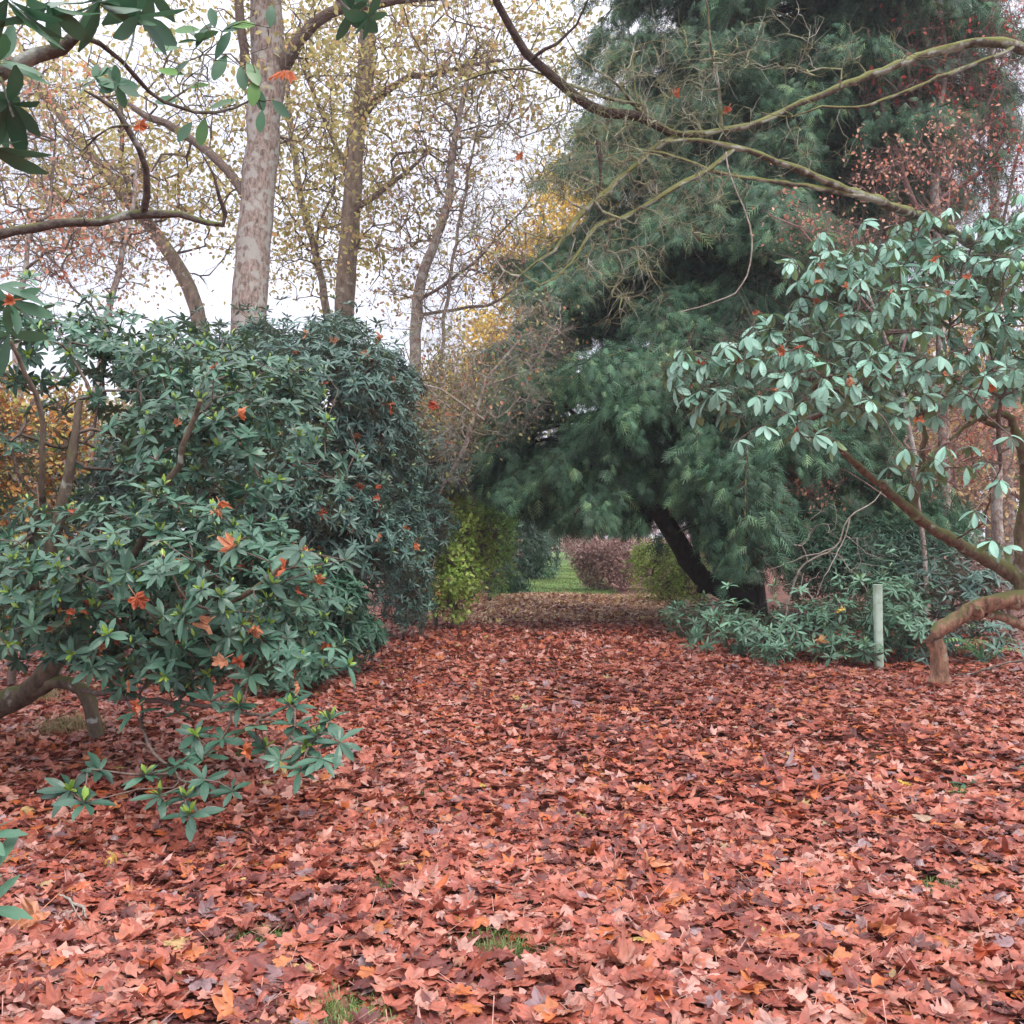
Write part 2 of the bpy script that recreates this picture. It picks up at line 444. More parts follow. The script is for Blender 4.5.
M['bark_red'] = bark_mat('bark_red', (0.09, 0.045, 0.032), (0.46, 0.27, 0.18), moss=0.42, lichen=0.45, scale=17, stretch=0.5, mosscol=(0.15, 0.145, 0.06), bump=1.0, liccol=(0.34, 0.30, 0.22))
M['bark_overhead'] = bark_mat('bark_overhead', (0.05, 0.04, 0.03), (0.17, 0.14, 0.11), moss=0.92, lichen=0.8, scale=32, stretch=1, mosscol=(0.155, 0.16, 0.055), liccol=(0.34, 0.36, 0.31))
M['lichen_branch'] = bark_mat('lichen_branch', (0.035, 0.028, 0.024), (0.12, 0.095, 0.08), moss=0.35, lichen=0.6, scale=30, stretch=1, mosscol=(0.10, 0.11, 0.03), liccol=(0.30, 0.31, 0.28))
M['branch_dark'] = bark_mat('branch_dark', (0.03, 0.02, 0.018), (0.10, 0.075, 0.065), moss=0.2, lichen=0.15, scale=30, stretch=1)
M['bg_bark'] = bark_mat('bg_bark', (0.12, 0.09, 0.07), (0.34, 0.27, 0.22), moss=0.38, lichen=0.4, scale=14, mosscol=(0.17, 0.16, 0.06), liccol=(0.38, 0.37, 0.32))
M['twig'] = bark_mat('twig', (0.08, 0.055, 0.045), (0.22, 0.165, 0.14), lichen=0.2, scale=30, stretch=1)
M['twig_pink'] = bark_mat('twig_pink', (0.16, 0.09, 0.085), (0.34, 0.22, 0.20), scale=20, stretch=1)
M['twig_pale'] = bark_mat('twig_pale', (0.18, 0.15, 0.12), (0.42, 0.37, 0.32), scale=20, stretch=1)
M['leaf_near'] = leaf_mat('leaf_near', [(0, (0.026, 0.070, 0.048)), (0.35, (0.045, 0.115, 0.075)), (0.62, (0.075, 0.175, 0.115)), (0.74, (0.12, 0.23, 0.15)), (0.78, (0.30, 0.22, 0.06)), (0.86, (0.16, 0.30, 0.05)), (1, (0.32, 0.42, 0.07))], rough=0.38, transl=0.14, under=(0.10, 0.16, 0.09), nscale=2.5)
M['leaf_mass'] = leaf_mat('leaf_mass', [(0, (0.036, 0.080, 0.065)), (0.4, (0.062, 0.13, 0.105)), (0.75, (0.13, 0.22, 0.18)), (1, (0.22, 0.32, 0.10))], rough=0.36, transl=0.12, under=(0.11, 0.15, 0.10), nscale=1.2)
M['leaf_pale'] = leaf_mat('leaf_pale', [(0, (0.20, 0.42, 0.31)), (0.4, (0.29, 0.53, 0.42)), (0.75, (0.39, 0.62, 0.52)), (1, (0.30, 0.44, 0.16))], rough=0.42, transl=0.25, under=(0.20, 0.30, 0.14), nscale=2)
M['leaf_low'] = leaf_mat('leaf_low', [(0, (0.065, 0.15, 0.09)), (0.5, (0.11, 0.23, 0.145)), (0.75, (0.18, 0.33, 0.22)), (1, (0.2, 0.3, 0.1))], rough=0.42, transl=0.15, under=(0.14, 0.2, 0.12), nscale=2)
M['leaf_overhead'] = leaf_mat('leaf_overhead', [(0, (0.025, 0.07, 0.04)), (0.5, (0.05, 0.13, 0.07)), (0.75, (0.09, 0.20, 0.11)), (1, (0.14, 0.30, 0.07))], rough=0.35, transl=0.28, under=(0.05, 0.13, 0.06), nscale=5)
M['conifer'] = leaf_mat('conifer', [(0, (0.11, 0.07, 0.035)), (0.07, (0.030, 0.070, 0.042)), (0.45, (0.055, 0.135, 0.080)), (0.8, (0.105, 0.225, 0.125)), (1, (0.20, 0.33, 0.15))], rough=0.5, transl=0.28, nscale=1.3, noise=0.5)
M['yellowgreen'] = leaf_mat('yellowgreen', [(0, (0.17, 0.31, 0.06)), (0.5, (0.32, 0.47, 0.10)), (1, (0.52, 0.60, 0.18))], transl=0.4, nscale=3)
M['midgreen'] = leaf_mat('midgreen', [(0, (0.12, 0.25, 0.07)), (0.5, (0.25, 0.44, 0.12)), (1, (0.42, 0.60, 0.18))], transl=0.35, nscale=2)
M['darkgreen'] = leaf_mat('darkgreen', [(0, (0.03, 0.08, 0.05)), (0.5, (0.06, 0.15, 0.09)), (1, (0.13, 0.26, 0.16))], transl=0.15, nscale=2)
M['olive'] = leaf_mat('olive', [(0, (0.12, 0.15, 0.05)), (0.4, (0.24, 0.25, 0.09)), (0.7, (0.36, 0.29, 0.13)), (0.86, (0.34, 0.15, 0.07)), (1, (0.40, 0.10, 0.05))], transl=0.3, nscale=2)
M['pinkbrown'] = leaf_mat('pinkbrown', [(0, (0.12, 0.06, 0.05)), (0.5, (0.34, 0.19, 0.16)), (1, (0.62, 0.42, 0.37))], transl=0.2, nscale=3)
M['orange'] = leaf_mat('orange', [(0, (0.22, 0.10, 0.04)), (0.3, (0.42, 0.16, 0.05)), (0.55, (0.50, 0.26, 0.08)), (0.75, (0.50, 0.40, 0.10)), (1, (0.28, 0.34, 0.09))], transl=0.35, nscale=2)
M['yellowtree'] = leaf_mat('yellowtree', [(0, (0.48, 0.29, 0.03)), (0.5, (0.70, 0.48, 0.06)), (1, (0.78, 0.64, 0.18))], transl=0.4, nscale=2)
M['thinleaf'] = leaf_mat('thinleaf', [(0, (0.30, 0.27, 0.09)), (0.4, (0.50, 0.45, 0.17)), (0.75, (0.64, 0.57, 0.25)), (1, (0.62, 0.38, 0.18))], transl=0.5, nscale=2)
M['thinleaf_peach'] = leaf_mat('thinleaf_peach', [(0, (0.46, 0.28, 0.18)), (0.5, (0.62, 0.44, 0.27)), (1, (0.70, 0.60, 0.26))], transl=0.45, nscale=2)
M['thinleaf_pink'] = leaf_mat('thinleaf_pink', [(0, (0.34, 0.18, 0.15)), (0.5, (0.50, 0.31, 0.26)), (1, (0.56, 0.42, 0.24))], transl=0.45, nscale=2)
M['redacer'] = leaf_mat('redacer', [(0, (0.24, 0.03, 0.025)), (0.5, (0.42, 0.06, 0.045)), (1, (0.52, 0.16, 0.09))], transl=0.4, nscale=2)
M['salmon'] = leaf_mat('salmon', [(0, (0.45, 0.11, 0.07)), (0.5, (0.60, 0.28, 0.18)), (1, (0.66, 0.42, 0.28))], transl=0.4, nscale=2)
M['litter'] = leaf_mat('litter', [(0.0, (0.16, 0.05, 0.045)), (0.12, (0.28, 0.075, 0.060)), (0.34, (0.44, 0.115, 0.070)), (0.58, (0.54, 0.160, 0.106)),
                                  (0.74, (0.58, 0.240, 0.170)), (0.85, (0.64, 0.37, 0.32)), (0.89, (0.60, 0.14, 0.045)), (0.95, (0.60, 0.22, 0.08)), (0.968, (0.27, 0.15, 0.16)), (0.992, (0.42, 0.29, 0.30)), (1, (0.62, 0.42, 0.10))],
                       rough=0.38, transl=0.16, spec=0.5, nscale=22, noise=0.38, under=None, value=0.76)
M['litter_tan'] = leaf_mat('litter_tan', [(0, (0.24, 0.11, 0.08)), (0.3, (0.50, 0.27, 0.18)), (0.6, (0.66, 0.44, 0.30)), (0.85, (0.72, 0.55, 0.38)), (1, (0.72, 0.56, 0.20))], value=1.22, rough=0.5, transl=0.1, nscale=6)  # tan leaf colours, brightened to offset the conifer's shade on the far band
M['caught'] = leaf_mat('caught', [(0, (0.40, 0.085, 0.04)), (0.4, (0.50, 0.15, 0.055)), (0.8, (0.58, 0.29, 0.17)), (1, (0.66, 0.48, 0.10))], rough=0.45, transl=0.3, nscale=18)
M['grass'] = leaf_mat('grass', [(0, (0.07, 0.13, 0.03)), (0.6, (0.15, 0.23, 0.06)), (1, (0.28, 0.30, 0.12))], transl=0.25, nscale=1.5)
M['straw'] = leaf_mat('straw', [(0, (0.22, 0.17, 0.08)), (0.6, (0.42, 0.34, 0.19)), (1, (0.28, 0.30, 0.10))], transl=0.25, nscale=3)
M['fern'] = leaf_mat('fern', [(0, (0.07, 0.16, 0.05)), (0.6, (0.13, 0.26, 0.09)), (1, (0.20, 0.34, 0.12))], transl=0.3, nscale=3)
M['soil'] = noise_mat('soil', [(0.3, (0.055, 0.026, 0.020)), (0.5, (0.15, 0.055, 0.038)), (0.7, (0.26, 0.10, 0.07))], scale=7)
M['lawn'] = noise_mat('lawn', [(0.3, (0.07, 0.13, 0.025)), (0.55, (0.12, 0.21, 0.04)), (0.72, (0.19, 0.25, 0.06))], scale=1.8)

# ------------------------------------------------------------------ ground
def ground():
    xs = np.concatenate([np.linspace(-300, -16, 12), np.linspace(-15, 15, 121), np.linspace(16, 300, 12)])
    ys = np.concatenate([np.linspace(-40, -2, 6), np.linspace(-1, 70, 285), np.linspace(75, 500, 14)])
    X, Y = np.meshgrid(xs, ys); Z = H(X, Y) - 0.012
    nx, ny = len(xs), len(ys)
    i = np.arange(ny-1)[:, None]*nx; j = np.arange(nx-1)[None]
    Q = np.stack([i+j, i+j+1, i+nx+j+1, i+nx+j], -1).reshape(-1, 4)
    g = Geo(); g.add(np.stack([X, Y, Z], -1).reshape(-1, 3), Q, 0.5)
    tag(g.obj('ground', M['soil'], smooth=True), 'dark reddish soil under the fallen leaves', 'ground', kind='structure')
    # the mown grass walk beyond the leaves
    ys = np.linspace(25.2, 95, 140); cx = PATHX(ys); g = Geo(); V = []
    for y, c in zip(ys, cx):
        for s in np.linspace(-1, 1, 9):
            x = c + s*(1.75 + 0.15*sin(y*1.3) + 0.05*s); V.append((x, y, float(H(x, y)) + 0.004 + 0.02*(1-s*s)))
    n = 9; i = np.arange(len(ys)-1)[:, None]*n; j = np.arange(n-1)[None]
    g.add(V, np.stack([i+j, i+j+1, i+n+j+1, i+n+j], -1).reshape(-1, 4), 0.5)
    tag(g.obj('grass_path', M['lawn'], smooth=True), 'mown green grass walk running on between the far shrubs', 'path', kind='structure')

def PATHX(y):
    y = np.asarray(y, float); return (548 + 14*np.clip((y-24)/40, 0, 1) - 512)/F*y

BARE = [(P(*a)) for a in ()]
GAPS = [(430, 790, 0.10), (490, 948, 0.16), (380, 888, 0.13), (560, 690, 0.06), (960, 790, 0.08), (240, 760, 0.1), (340, 1015, 0.12), (268, 938, 0.12), (940, 890, 0.12), (520, 965, 0.1)]
def gpt(px, py):
    d = GD(py); p = P(px, py, d); return np.array([p[0], p[1], float(H(p[0], p[1]))])

def litter():
    g = Geo(); rng = RNG(5)
    gaps = [(gpt(a, b), r*2.0) for a, b, r in GAPS]
    def put(n, y0, y1, xf, tmpl, s0, s1, crump, zh, tilt, ramp_shift=0.0, geo=g, xc=lambda y: 0*y):
        y = np.sqrt(rng.uniform(y0**2, y1**2, n)); x = xc(y) + rng.uniform(-1, 1, n)*xf(y)
        dens = 0.5+0.5*np.sin(x*1.9+y*0.8)*np.sin(y*1.3-x*0.7)
        keep = rng.random(n) < 0.72+0.28*dens
        for c, r in gaps:
            dd = np.hypot(x-c[0], (y-c[1])*0.8); keep &= (dd > r*0.42) | (rng.random(n) < 0.25)
        x, y = x[keep], y[keep]; m = len(x)
        z = H(x, y) + zh*rng.random(m)**1.3 + 0.02*np.sin(x*3)*np.sin(y*2.6)
        az = rng.uniform(0, 2*pi, m); Y = np.stack([np.cos(az), np.sin(az), rng.normal(0, tilt*0.7, m)], -1)
        Z = np.stack([rng.normal(0, tilt, m), rng.normal(0, tilt, m), np.where(rng.random(m) < 0.55, 1.0, -1.0)], -1)
        Z[:, :] *= 1
        r = rng.random(m)**1.05
        # patches of one tree's leaves: redder, paler or oranger drifts
        drift = 0.10*np.sin(x*0.9+0.5)*np.sin(y*0.45+1) + 0.07*np.sin(x*3.1+y*1.9)
        r = np.clip(np.where(r < 0.86, np.clip(r + drift + ramp_shift, 0, 0.86), r), 0, 1)
        s = rng.uniform(s0, s1, m)
        p = np.stack([x, y, z+0.006], -1) - nrm(Y)*(s*0.15)[:, None]
        leaves(geo, tmpl, p, Y, Z, s, r, droop=0, crumple=crump, rng=rng, wid=1.0)
        # petioles
        return p, Y, s, r
    a = put(21000, 1.6, 5.6, lambda y: 0.56*y+1.0, T_MAPLE_HI, 0.075, 0.175, 0.20, 0.045, 0.17, -0.04)
    put(3500, 1.6, 5.6, lambda y: 0.56*y+1.0, T_MAPLE_MD, 0.06, 0.11, 0.45, 0.07, 0.45)
    put(2600, 1.6, 9, lambda y: 0.56*y+1.0, T_BROAD, 0.05, 0.08, 0.3, 0.05, 0.12, 0.05)
    put(50000, 5.4, 12.5, lambda y: 0.56*y+0.8, T_MAPLE_MD, 0.085, 0.16, 0.24, 0.055, 0.22, 0.02)
    put(52000, 12.2, 21.5, lambda y: np.minimum(0.55*y, 7.5), T_MAPLE_LO, 0.10, 0.17, 0.30, 0.07, 0.28, 0.04)
    # leaf stalks of the nearest leaves
    p, Y, s, r = a; k = rng.random(len(p)) < 0.35; p = p[k]; Yk = nrm(Y[k]); sk = s[k]
    side = nrm(np.cross(Yk, np.array([0, 0, 1.0]))); e = p - Yk*(sk*rng.uniform(0.5, 0.9, len(p)))[:, None] + rng.normal(0, 0.012, p.shape) + np.array([0, 0, 0.012]); w = 0.0016
    V = np.stack([p-side*w, p+side*w, e+side*w, e-side*w], 1); n = len(p)
    g.add(V.reshape(-1, 3), (np.arange(4)[None]+(np.arange(n)*4)[:, None]), np.full(n, 0.8))
    tag(g.obj('fallen_leaves', M['litter'], smooth=True), 'deep carpet of fallen red and russet maple leaves over the clearing', 'leaves', kind='stuff')
    g2 = Geo(); 
    put(22000, 18.0, 25.6, lambda y: 0*y+2.9, T_MAPLE_LO, 0.09, 0.15, 0.36, 0.09, 0.42, 0.0, g2, lambda y: PATHX(y)+0.1)
    tag(g2.obj('fallen_leaves', M['litter_tan']), 'paler tan fallen leaves at the far end of the leaf carpet', 'leaves', kind='stuff')

def blades(g, pts, rng, h, w, lean=0.4, rnd=(0, 1)):
    n = len(pts); a = rng.uniform(0, 2*pi, n); hh = h*rng.uniform(0.5, 1.3, n)[:, None]
    D = np.stack([np.cos(a), np.sin(a), np.zeros(n)], -1); S = np.stack([-np.sin(a), np.cos(a), np.zeros(n)], -1)*w
    ln = rng.uniform(0.1, lean*2, n)[:, None]
    up = np.array([0, 0, 1.0])
    m = pts + up*hh*0.6 + D*hh*ln*0.3; t = pts + up*hh*np.sqrt(np.maximum(0.15, 1-ln*ln*0.6)) + D*hh*ln
    V = np.stack([pts-S, pts+S, m+S*0.8, m-S*0.8, t], 1)
    r = rng.uniform(rnd[0], rnd[1], n); o = (np.arange(n)*5)[:, None]
    off = g.n
    g.add(V.reshape(-1, 3), np.array([[0, 1, 2, 3]]) + o, r)
    g.f.append((np.array([[3, 2, 4]]) + o + off).astype(np.int32)); g.r.append(r.astype(np.float32))

def grasses():
    rng = RNG(8)
    g = Geo(); n = 26000; y = rng.uniform(25.0, 50, n)**1.0; x = PATHX(y) + rng.uniform(-1.9, 1.9, n)
    blades(g, np.stack([x, y, H(x, y)+0.01], -1), rng, 0.06, 0.006, 0.5)
    tag(g.obj('grass', M['grass']), 'short green grass of the far walk', 'grass', kind='stuff')
    g = Geo(); pts = []
    for a, b, r in GAPS:
        c = gpt(a, b); m = int(420); q = rng.normal(0, r*0.7, (m, 2)); x = c[0]+q[:, 0]*1.3; y = c[1]+q[:, 1]; pts.append(np.stack([x, y, H(x, y)], -1))
    n = 900; y = rng.uniform(2.5, 9, n); x = rng.uniform(-0.55, 0.55, n)*y
    k = (np.sin(x*7+y*3)+np.sin(y*8-x*4)) > 1.0
    pts.append(np.stack([x, y, H(x, y)+0.02], -1)[k])
    blades(g, np.concatenate(pts), rng, 0.04, 0.002, 0.8)
    tag(g.obj('grass', M['grass']), 'sparse green grass and moss showing through gaps in the leaves', 'grass', kind='stuff')
    # pale dead tussock by the mossy trunk
    for (a, b, lab) in ((68, 738, 'pale dead grass tussock beside the fork of the mossy trunk'), (35, 705, 'small straw coloured grass tuft under the arch of the mossy trunk')):
        g = Geo(); c = gpt(a, b); q = rng.normal(0, 0.10, (420, 2)); x = c[0]+q[:, 0]; y = c[1]+q[:, 1]
        blades(g, np.stack([x, y, H(x, y)], -1) - np.array([c[0], c[1], c[2]]) + c, rng, 0.20, 0.0025, 0.9)
        tag(g.obj('grass_tuft', M['straw'], origin=c), lab, 'grass')

ground(); litter(); grasses()

# ------------------------------------------------------------------ near rhododendron on the left
def near_bush():
    rng = RNG(21)
    base = gpt(-30, 735)
    t = thing('rhododendron_bush', 'nearest dark green rhododendron bush leaning over the leaves on a mossy forked trunk', 'bush', base)
    d = base[1]
    sk = [px_path([(-60, 735, 7.7, .12), (0, 705, 7.7, .105), (35, 688, 7.6, .09), (60, 640, 7.4, .06), (50, 560, 7.2, .045), (70, 470, 7.0, .035), (80, 400, 6.9, .02)], 0.12, 0.006, rng),
          px_path([(35, 690, 7.6, .06), (60, 682, 7.5, .055), (82, 690, 7.45, .055), (92, 712, 7.45, .06), (97, 735, 7.5, .06)], 0.08, 0.004, rng),
          px_path([(60, 650, 7.4, .05), (30, 560, 7.0, .03), (42, 500, 6.6, .022), (40, 410, 6.3, .018), (10, 340, 6.0, .012)], 0.12, 0.006, rng),
          px_path([(62, 660, 7.3, .04), (120, 645, 6.6, .03), (180, 620, 6.0, .024), (240, 600, 5.6, .018), (290, 560, 5.4, .012)], 0.12, 0.01, rng),
          px_path([(82, 690, 7.3, .022), (140, 700, 6.3, .018), (200, 705, 5.7, .013), (260, 715, 5.4, .010)], 0.12, 0.01, rng),
          px_path([(140, 700, 6.3, .014), (150, 745, 5.6, .011), (180, 780, 5.2, .009)], 0.12, 0.008, rng),
          px_path([(62, 640, 7.3, .04), (130, 560, 6.8, .03), (170, 480, 6.4, .022), (200, 400, 6.1, .015)], 0.12, 0.01, rng)]
    # hand placed shoots: px, py, distance
    hand = [(318, 735, 5.2), (265, 748, 5.4), (185, 798, 5.0), (232, 790, 5.1), (145, 775, 5.2), (84, 803, 4.9), (135, 712, 5.7), (178, 712, 5.7), (222, 738, 5.4),
            (290, 690, 5.5), (213, 655, 5.5), (205, 632, 5.6), (262, 640, 5.6), (300, 655, 5.8), (345, 560, 5.6), (300, 550, 5.4), (235, 548, 5.3), (190, 560, 5.4), (270, 585, 5.4),
            (290, 705, 5.4), (120, 690, 5.9), (175, 765, 5.3), (205, 755, 5.4), (250, 675, 5.6), (160, 540, 5.5), (130, 600, 5.6), (160, 650, 5.7), (95, 610, 5.7), (60, 560, 5.6),
            (20, 600, 5.8), (100, 540, 5.5), (40, 640, 6.2), (330, 720, 5.3), (305, 745, 5.25), (340, 742, 5.15), (295, 725, 5.3), (322, 758, 5.1), (280, 760, 5.2), (205, 780, 5.1), (160, 795, 5.0), (255, 725, 5.35), (210, 700, 5.5), (240, 705, 5.4), (195, 735, 5.4), (70, 790, 5.0), (190, 815, 4.9), (100, 770, 5.1), (300, 770, 5.05)]
    hp = np.array([P(*h) for h in hand])
    B = [blob(150, 560, 6.4, 150, 95, 1.0), blob(60, 590, 6.6, 130, 80, 1.0), blob(230, 590, 6.0, 95, 80, 0.8), blob(230, 450, 7.2, 120, 90, 0.9), blob(140, 400, 7.6, 130, 75, 0.9),
         blob(30, 350, 7.6, 110, 55, 0.9), blob(100, 345, 8.2, 120, 45, 0.8), blob(-80, 520, 7.2, 130, 170, 1.2), blob(220, 385, 8.0, 90, 60, .8), blob(240, 655, 5.8, 95, 45, .5), blob(130, 660, 6.2, 80, 40, .5), blob(180, 620, 6.0, 120, 60, .6)]
    p, nn = shell(lumps(B, rng, 6, 0.36), 3500, rng, 0.55, 0.35, 0.26)
    # a looser window where the orange beech shows through
    q = p - CAM; yy = q@FWD; ix = 512+F*(q@RGT)/yy; iy = 512-F*(q@UPV)/yy
    win = (np.hypot((ix-38)/62, (iy-445)/62) < 1) & (rng.random(len(p)) < 0.65)
    loose = (iy < 370) & (rng.random(len(p)) < 0.35)
    low = (iy > 715) | ((iy > 690) & (ix < 150)) | ((iy > 680) & (rng.random(len(p)) < .5))
    hole = (np.hypot((ix-40)/75, (iy-700)/38) < 1)
    nb = (np.hypot((ix-38)/110, (iy-445)/105) < 1) & (rng.random(len(p)) < 0.45); k = ~(win | loose | low | hole | nb); p = p[k]; nn = nn[k]
    cen = np.vstack([p, hp]); ax = np.vstack([nn, np.tile([0.1, -0.35, 0.3], (len(hp), 1))])
    ax = nrm(ax + np.array([0, -0.25, 0.9]) + rng.normal(0, 0.28, ax.shape))
    g = Geo(); whorls(g, cen, ax, np.concatenate([rng.uniform(.068, .108, len(p)), np.full(len(hp), .115)]), 9, rng, T_RH, (-0.15, 0.6), (0.05, 0.45), (0, 0.78), 0.36, lvar=0.35)
    g.obj('foliage', M['leaf_near'], t)
    s = Geo(); tubes(s, sk[:4]+sk[6:], rng); s.obj('trunk', M['bark_moss'], t, smooth=True)
    s = Geo(); tubes(s, sk[4:6], rng)
    gr = grow(sk, cen[rng.random(len(cen)) < 0.45], 0.0032, rng, k=0.25, seg=0.15, wig=0.16, rexp=0.36, rmax=.013); tubes(s, gr, rng)
    gr2 = grow(sk, hp, 0.004, rng, k=0.25, seg=0.15, wig=0.12); tubes(s, gr2, rng)
    twiglets(s, gr, rng, 1, 0.18, 0.002, 0.7, 0.2, 0.6)
    s.obj('stems', M['twig'], t, smooth=True)
    return cen
NEARC = near_bush()

# ------------------------------------------------------------------ the big rhododendron bank behind it
bank = [blob(325, 400, 11.5, 80, 78, 1.4), blob(380, 440, 12.6, 44, 66, 1.2), blob(290, 505, 11.0, 85, 85, 1.3), blob(345, 540, 11.5, 60, 62, 1.2), blob(215, 500, 12, 100, 110, 1.4),
        blob(275, 375, 12.5, 66, 46, 1.2), blob(378, 385, 13.4, 40, 36, 1.0), blob(150, 520, 12.3, 90, 110, 1.3), blob(300, 610, 10.8, 52, 46, 1.0), blob(372, 540, 13.2, 42, 70, 1.2), blob(215, 365, 12.8, 50, 34, 1.0),
        blob(335, 335, 12.6, 32, 24, .6), blob(262, 335, 12.9, 22, 16, .5), blob(400, 500, 14.6, 32, 80, .9)]
def shoots(g, rng, p, nn):
    up = np.nonzero(nn[:, 2] > 0.25)[0]; c = p[rng.choice(up, 420)] + np.stack([rng.normal(0, .12, 420), rng.normal(0, .12, 420), rng.uniform(.05, .38, 420)], -1)
    whorls(g, c, rng.normal(0, .25, (420, 3))+np.array([0, -.1, 1.0]), .12, 8, rng, T_NARROW, (-.1, .7), (.05, .3), (.1, .8), .3)
_, BANKP, BANKN = bush('rhododendron_bush', 'tall dense rounded rhododendron bank of small dark leaves beside the path', 'bush', bank, 11000, 0.108, 8, M['leaf_mass'], M['twig'], 31, T_NARROW, up=0.9,
     elev=(-0.15, 0.6), young=0.10, nstem=600, rt=0.006, depth=0.5, noise=0.22, lump=10, lsz=0.36, extra=shoots)
bush('rhododendron_bush', 'low spreading rhododendron skirt at the foot of the tall bank by the path edge', 'bush',
     [blob(350, 636, 11.2, 36, 26, 0.7), blob(290, 660, 10.0, 40, 30, 0.6), blob(320, 600, 10.6, 46, 40, .7)], 620, 0.13, 8, M['darkgreen'], M['branch_dark'], 32, T_NARROW, elev=(-0.2, 0.5), nstem=80, lump=3)

# ------------------------------------------------------------------ shrubs along the left side of the path
bush('deciduous_shrub', 'tall olive and russet thin-leaved shrub between the dark bank and the conifer', 'shrub',
     [blob(445, 430, 17.6, 46, 60, 1.2), blob(420, 500, 16.6, 34, 60, 1.0), blob(460, 380, 18, 45, 45, 1.2), blob(410, 575, 15.5, 30, 42, .9)], 6500, 0.07, 1, M['olive'], M['twig'], 41, T_SMALL, nstem=500, rt=0.004, depth=0.6, noise=0.2, rnd=(0, 1))
bush('shrub', 'bright yellow-green shrub low beside the leaf carpet, left of the grass walk', 'shrub',
     [blob(452, 592, 16.6, 28, 28, .7), blob(455, 572, 16.8, 30, 36, .8), blob(446, 535, 17.2, 28, 40, .8), blob(470, 550, 18, 24, 44, .8), blob(440, 500, 17.6, 24, 26, .6)], 5600, 0.085, 1, M['yellowgreen'], M['twig'], 42, T_SMALL, nstem=160, depth=0.4, rnd=(0.1, 1))
bush('shrub', 'olive brown twiggy shrub behind the bright green one, with reddish leaves at its top', 'shrub',
     [blob(480, 510, 24, 40, 55, 1.5), blob(465, 480, 23, 38, 40, 1.2)], 4500, 0.08, 1, M['midgreen'], M['twig'], 43, T_SMALL, nstem=260, depth=0.5, rnd=(0, 0.9))
bush('laurel_bush', 'rounded glossy dark green laurel where the grass walk begins', 'shrub',
     [blob(513, 548, 27, 28, 50, 1.2), blob(505, 520, 27.5, 26, 38, 1.2), blob(500, 570, 26.8, 26, 28, 1.0)], 1500, 0.13, 6, M['darkgreen'], M['branch_dark'], 44, T_RH_LO, nstem=120, depth=0.25, rnd=(0.2, 1))
bush('laurel_bush', 'darker evergreen beyond the glossy laurel, partly under the conifer', 'shrub',
     [blob(542, 535, 36, 22, 55, 1.6), blob(530, 505, 34, 30, 40, 1.5)], 1200, 0.16, 6, M['darkgreen'], M['branch_dark'], 45, T_RH_LO, nstem=100, depth=0.25, rnd=(0, 0.5))
bush('shrub', 'pale grey-green shrub at the far end of the grass walk', 'shrub',
     [blob(562, 530, 66, 22, 22, 2.0), blob(570, 515, 70, 28, 26, 3.0)], 1400, 0.22, 3, M['leaf_low'], M['twig'], 46, T_RH_LO, nstem=100, depth=0.35, rnd=(0.3, 1))
bush('shrub', 'dusky pink far shrub beside the grass walk, beyond the pink-brown round one', 'shrub',
     [blob(585, 545, 44, 22, 26, 1.4)], 2200, 0.10, 1, M['pinkbrown'], M['twig_pink'], 47, T_SMALL, nstem=160, depth=0.4, rnd=(0, 1))
bush('shrub', 'rounded pink-brown twiggy shrub right of the grass walk', 'shrub',
     [blob(607, 566, 29, 30, 29, 1.0), blob(625, 560, 29.5, 24, 24, 0.9), blob(592, 562, 29, 17, 24, 0.7)], 4200, 0.095, 1, M['pinkbrown'], M['twig_pink'], 48, T_SMALL, nstem=500, rt=0.003, depth=0.35, rnd=(0, 1))
bush('shrub', 'yellow-green shrub at the foot of the conifer, next to the pink-brown shrub', 'shrub',
     [blob(662, 576, 23, 33, 36, 1.0), blob(690, 580, 22.5, 28, 34, 0.9), blob(652, 562, 24, 22, 26, 0.8)], 5200, 0.07, 1, M['yellowgreen'], M['twig'], 49, T_SMALL, nstem=260, rt=0.004, depth=0.5, rnd=(0, 1))
bush('shrub', 'bare pinkish shrub showing under the conifer limb above the yellow-green one', 'shrub',
     [blob(665, 535, 34, 34, 26, 1.4), blob(700, 560, 30, 30, 30, 1.2)], 2600, 0.07, 1, M['pinkbrown'], M['twig_pink'], 50, T_SMALL, nstem=500, rt=0.004, depth=0.6, rnd=(0, 1))
bush('beech_shrub', 'orange and yellow autumn beech seen through the near rhododendron', 'shrub',
     [blob(20, 450, 10.4, 58, 75, 0.6), blob(60, 425, 10.8, 38, 50, 0.5), blob(-50, 430, 10.5, 80, 110, .9), blob(20, 560, 10.4, 60, 90, .7)], 8500, 0.06, 1, M['orange'], M['twig'], 51, T_SMALL, nstem=300, rt=0.004, depth=0.5, rnd=(0, 1))

bush('shrub', 'dark evergreen shrub at the path edge between the tall bank and bright green shrub', 'shrub',
     [blob(412, 570, 15.2, 30, 48, .8), blob(428, 520, 15.8, 26, 50, .8), blob(400, 600, 14.8, 28, 26, .6), blob(440, 470, 17, 28, 45, .8)], 1500, 0.10, 7, M['leaf_mass'], M['twig'], 52, T_NARROW, nstem=160, depth=0.4, noise=.2, lump=5, rnd=(0, .7))
bush('shrub', 'leafy mid green shrub behind the bright green one with a loose pale top', 'shrub',
     [blob(490, 545, 22, 26, 50, .9), blob(470, 490, 22, 30, 36, .9), blob(505, 500, 24, 20, 30, .8)], 3600, 0.10, 1, M['midgreen'], M['twig'], 53, T_SMALL, nstem=160, depth=0.4, rnd=(0, .7))

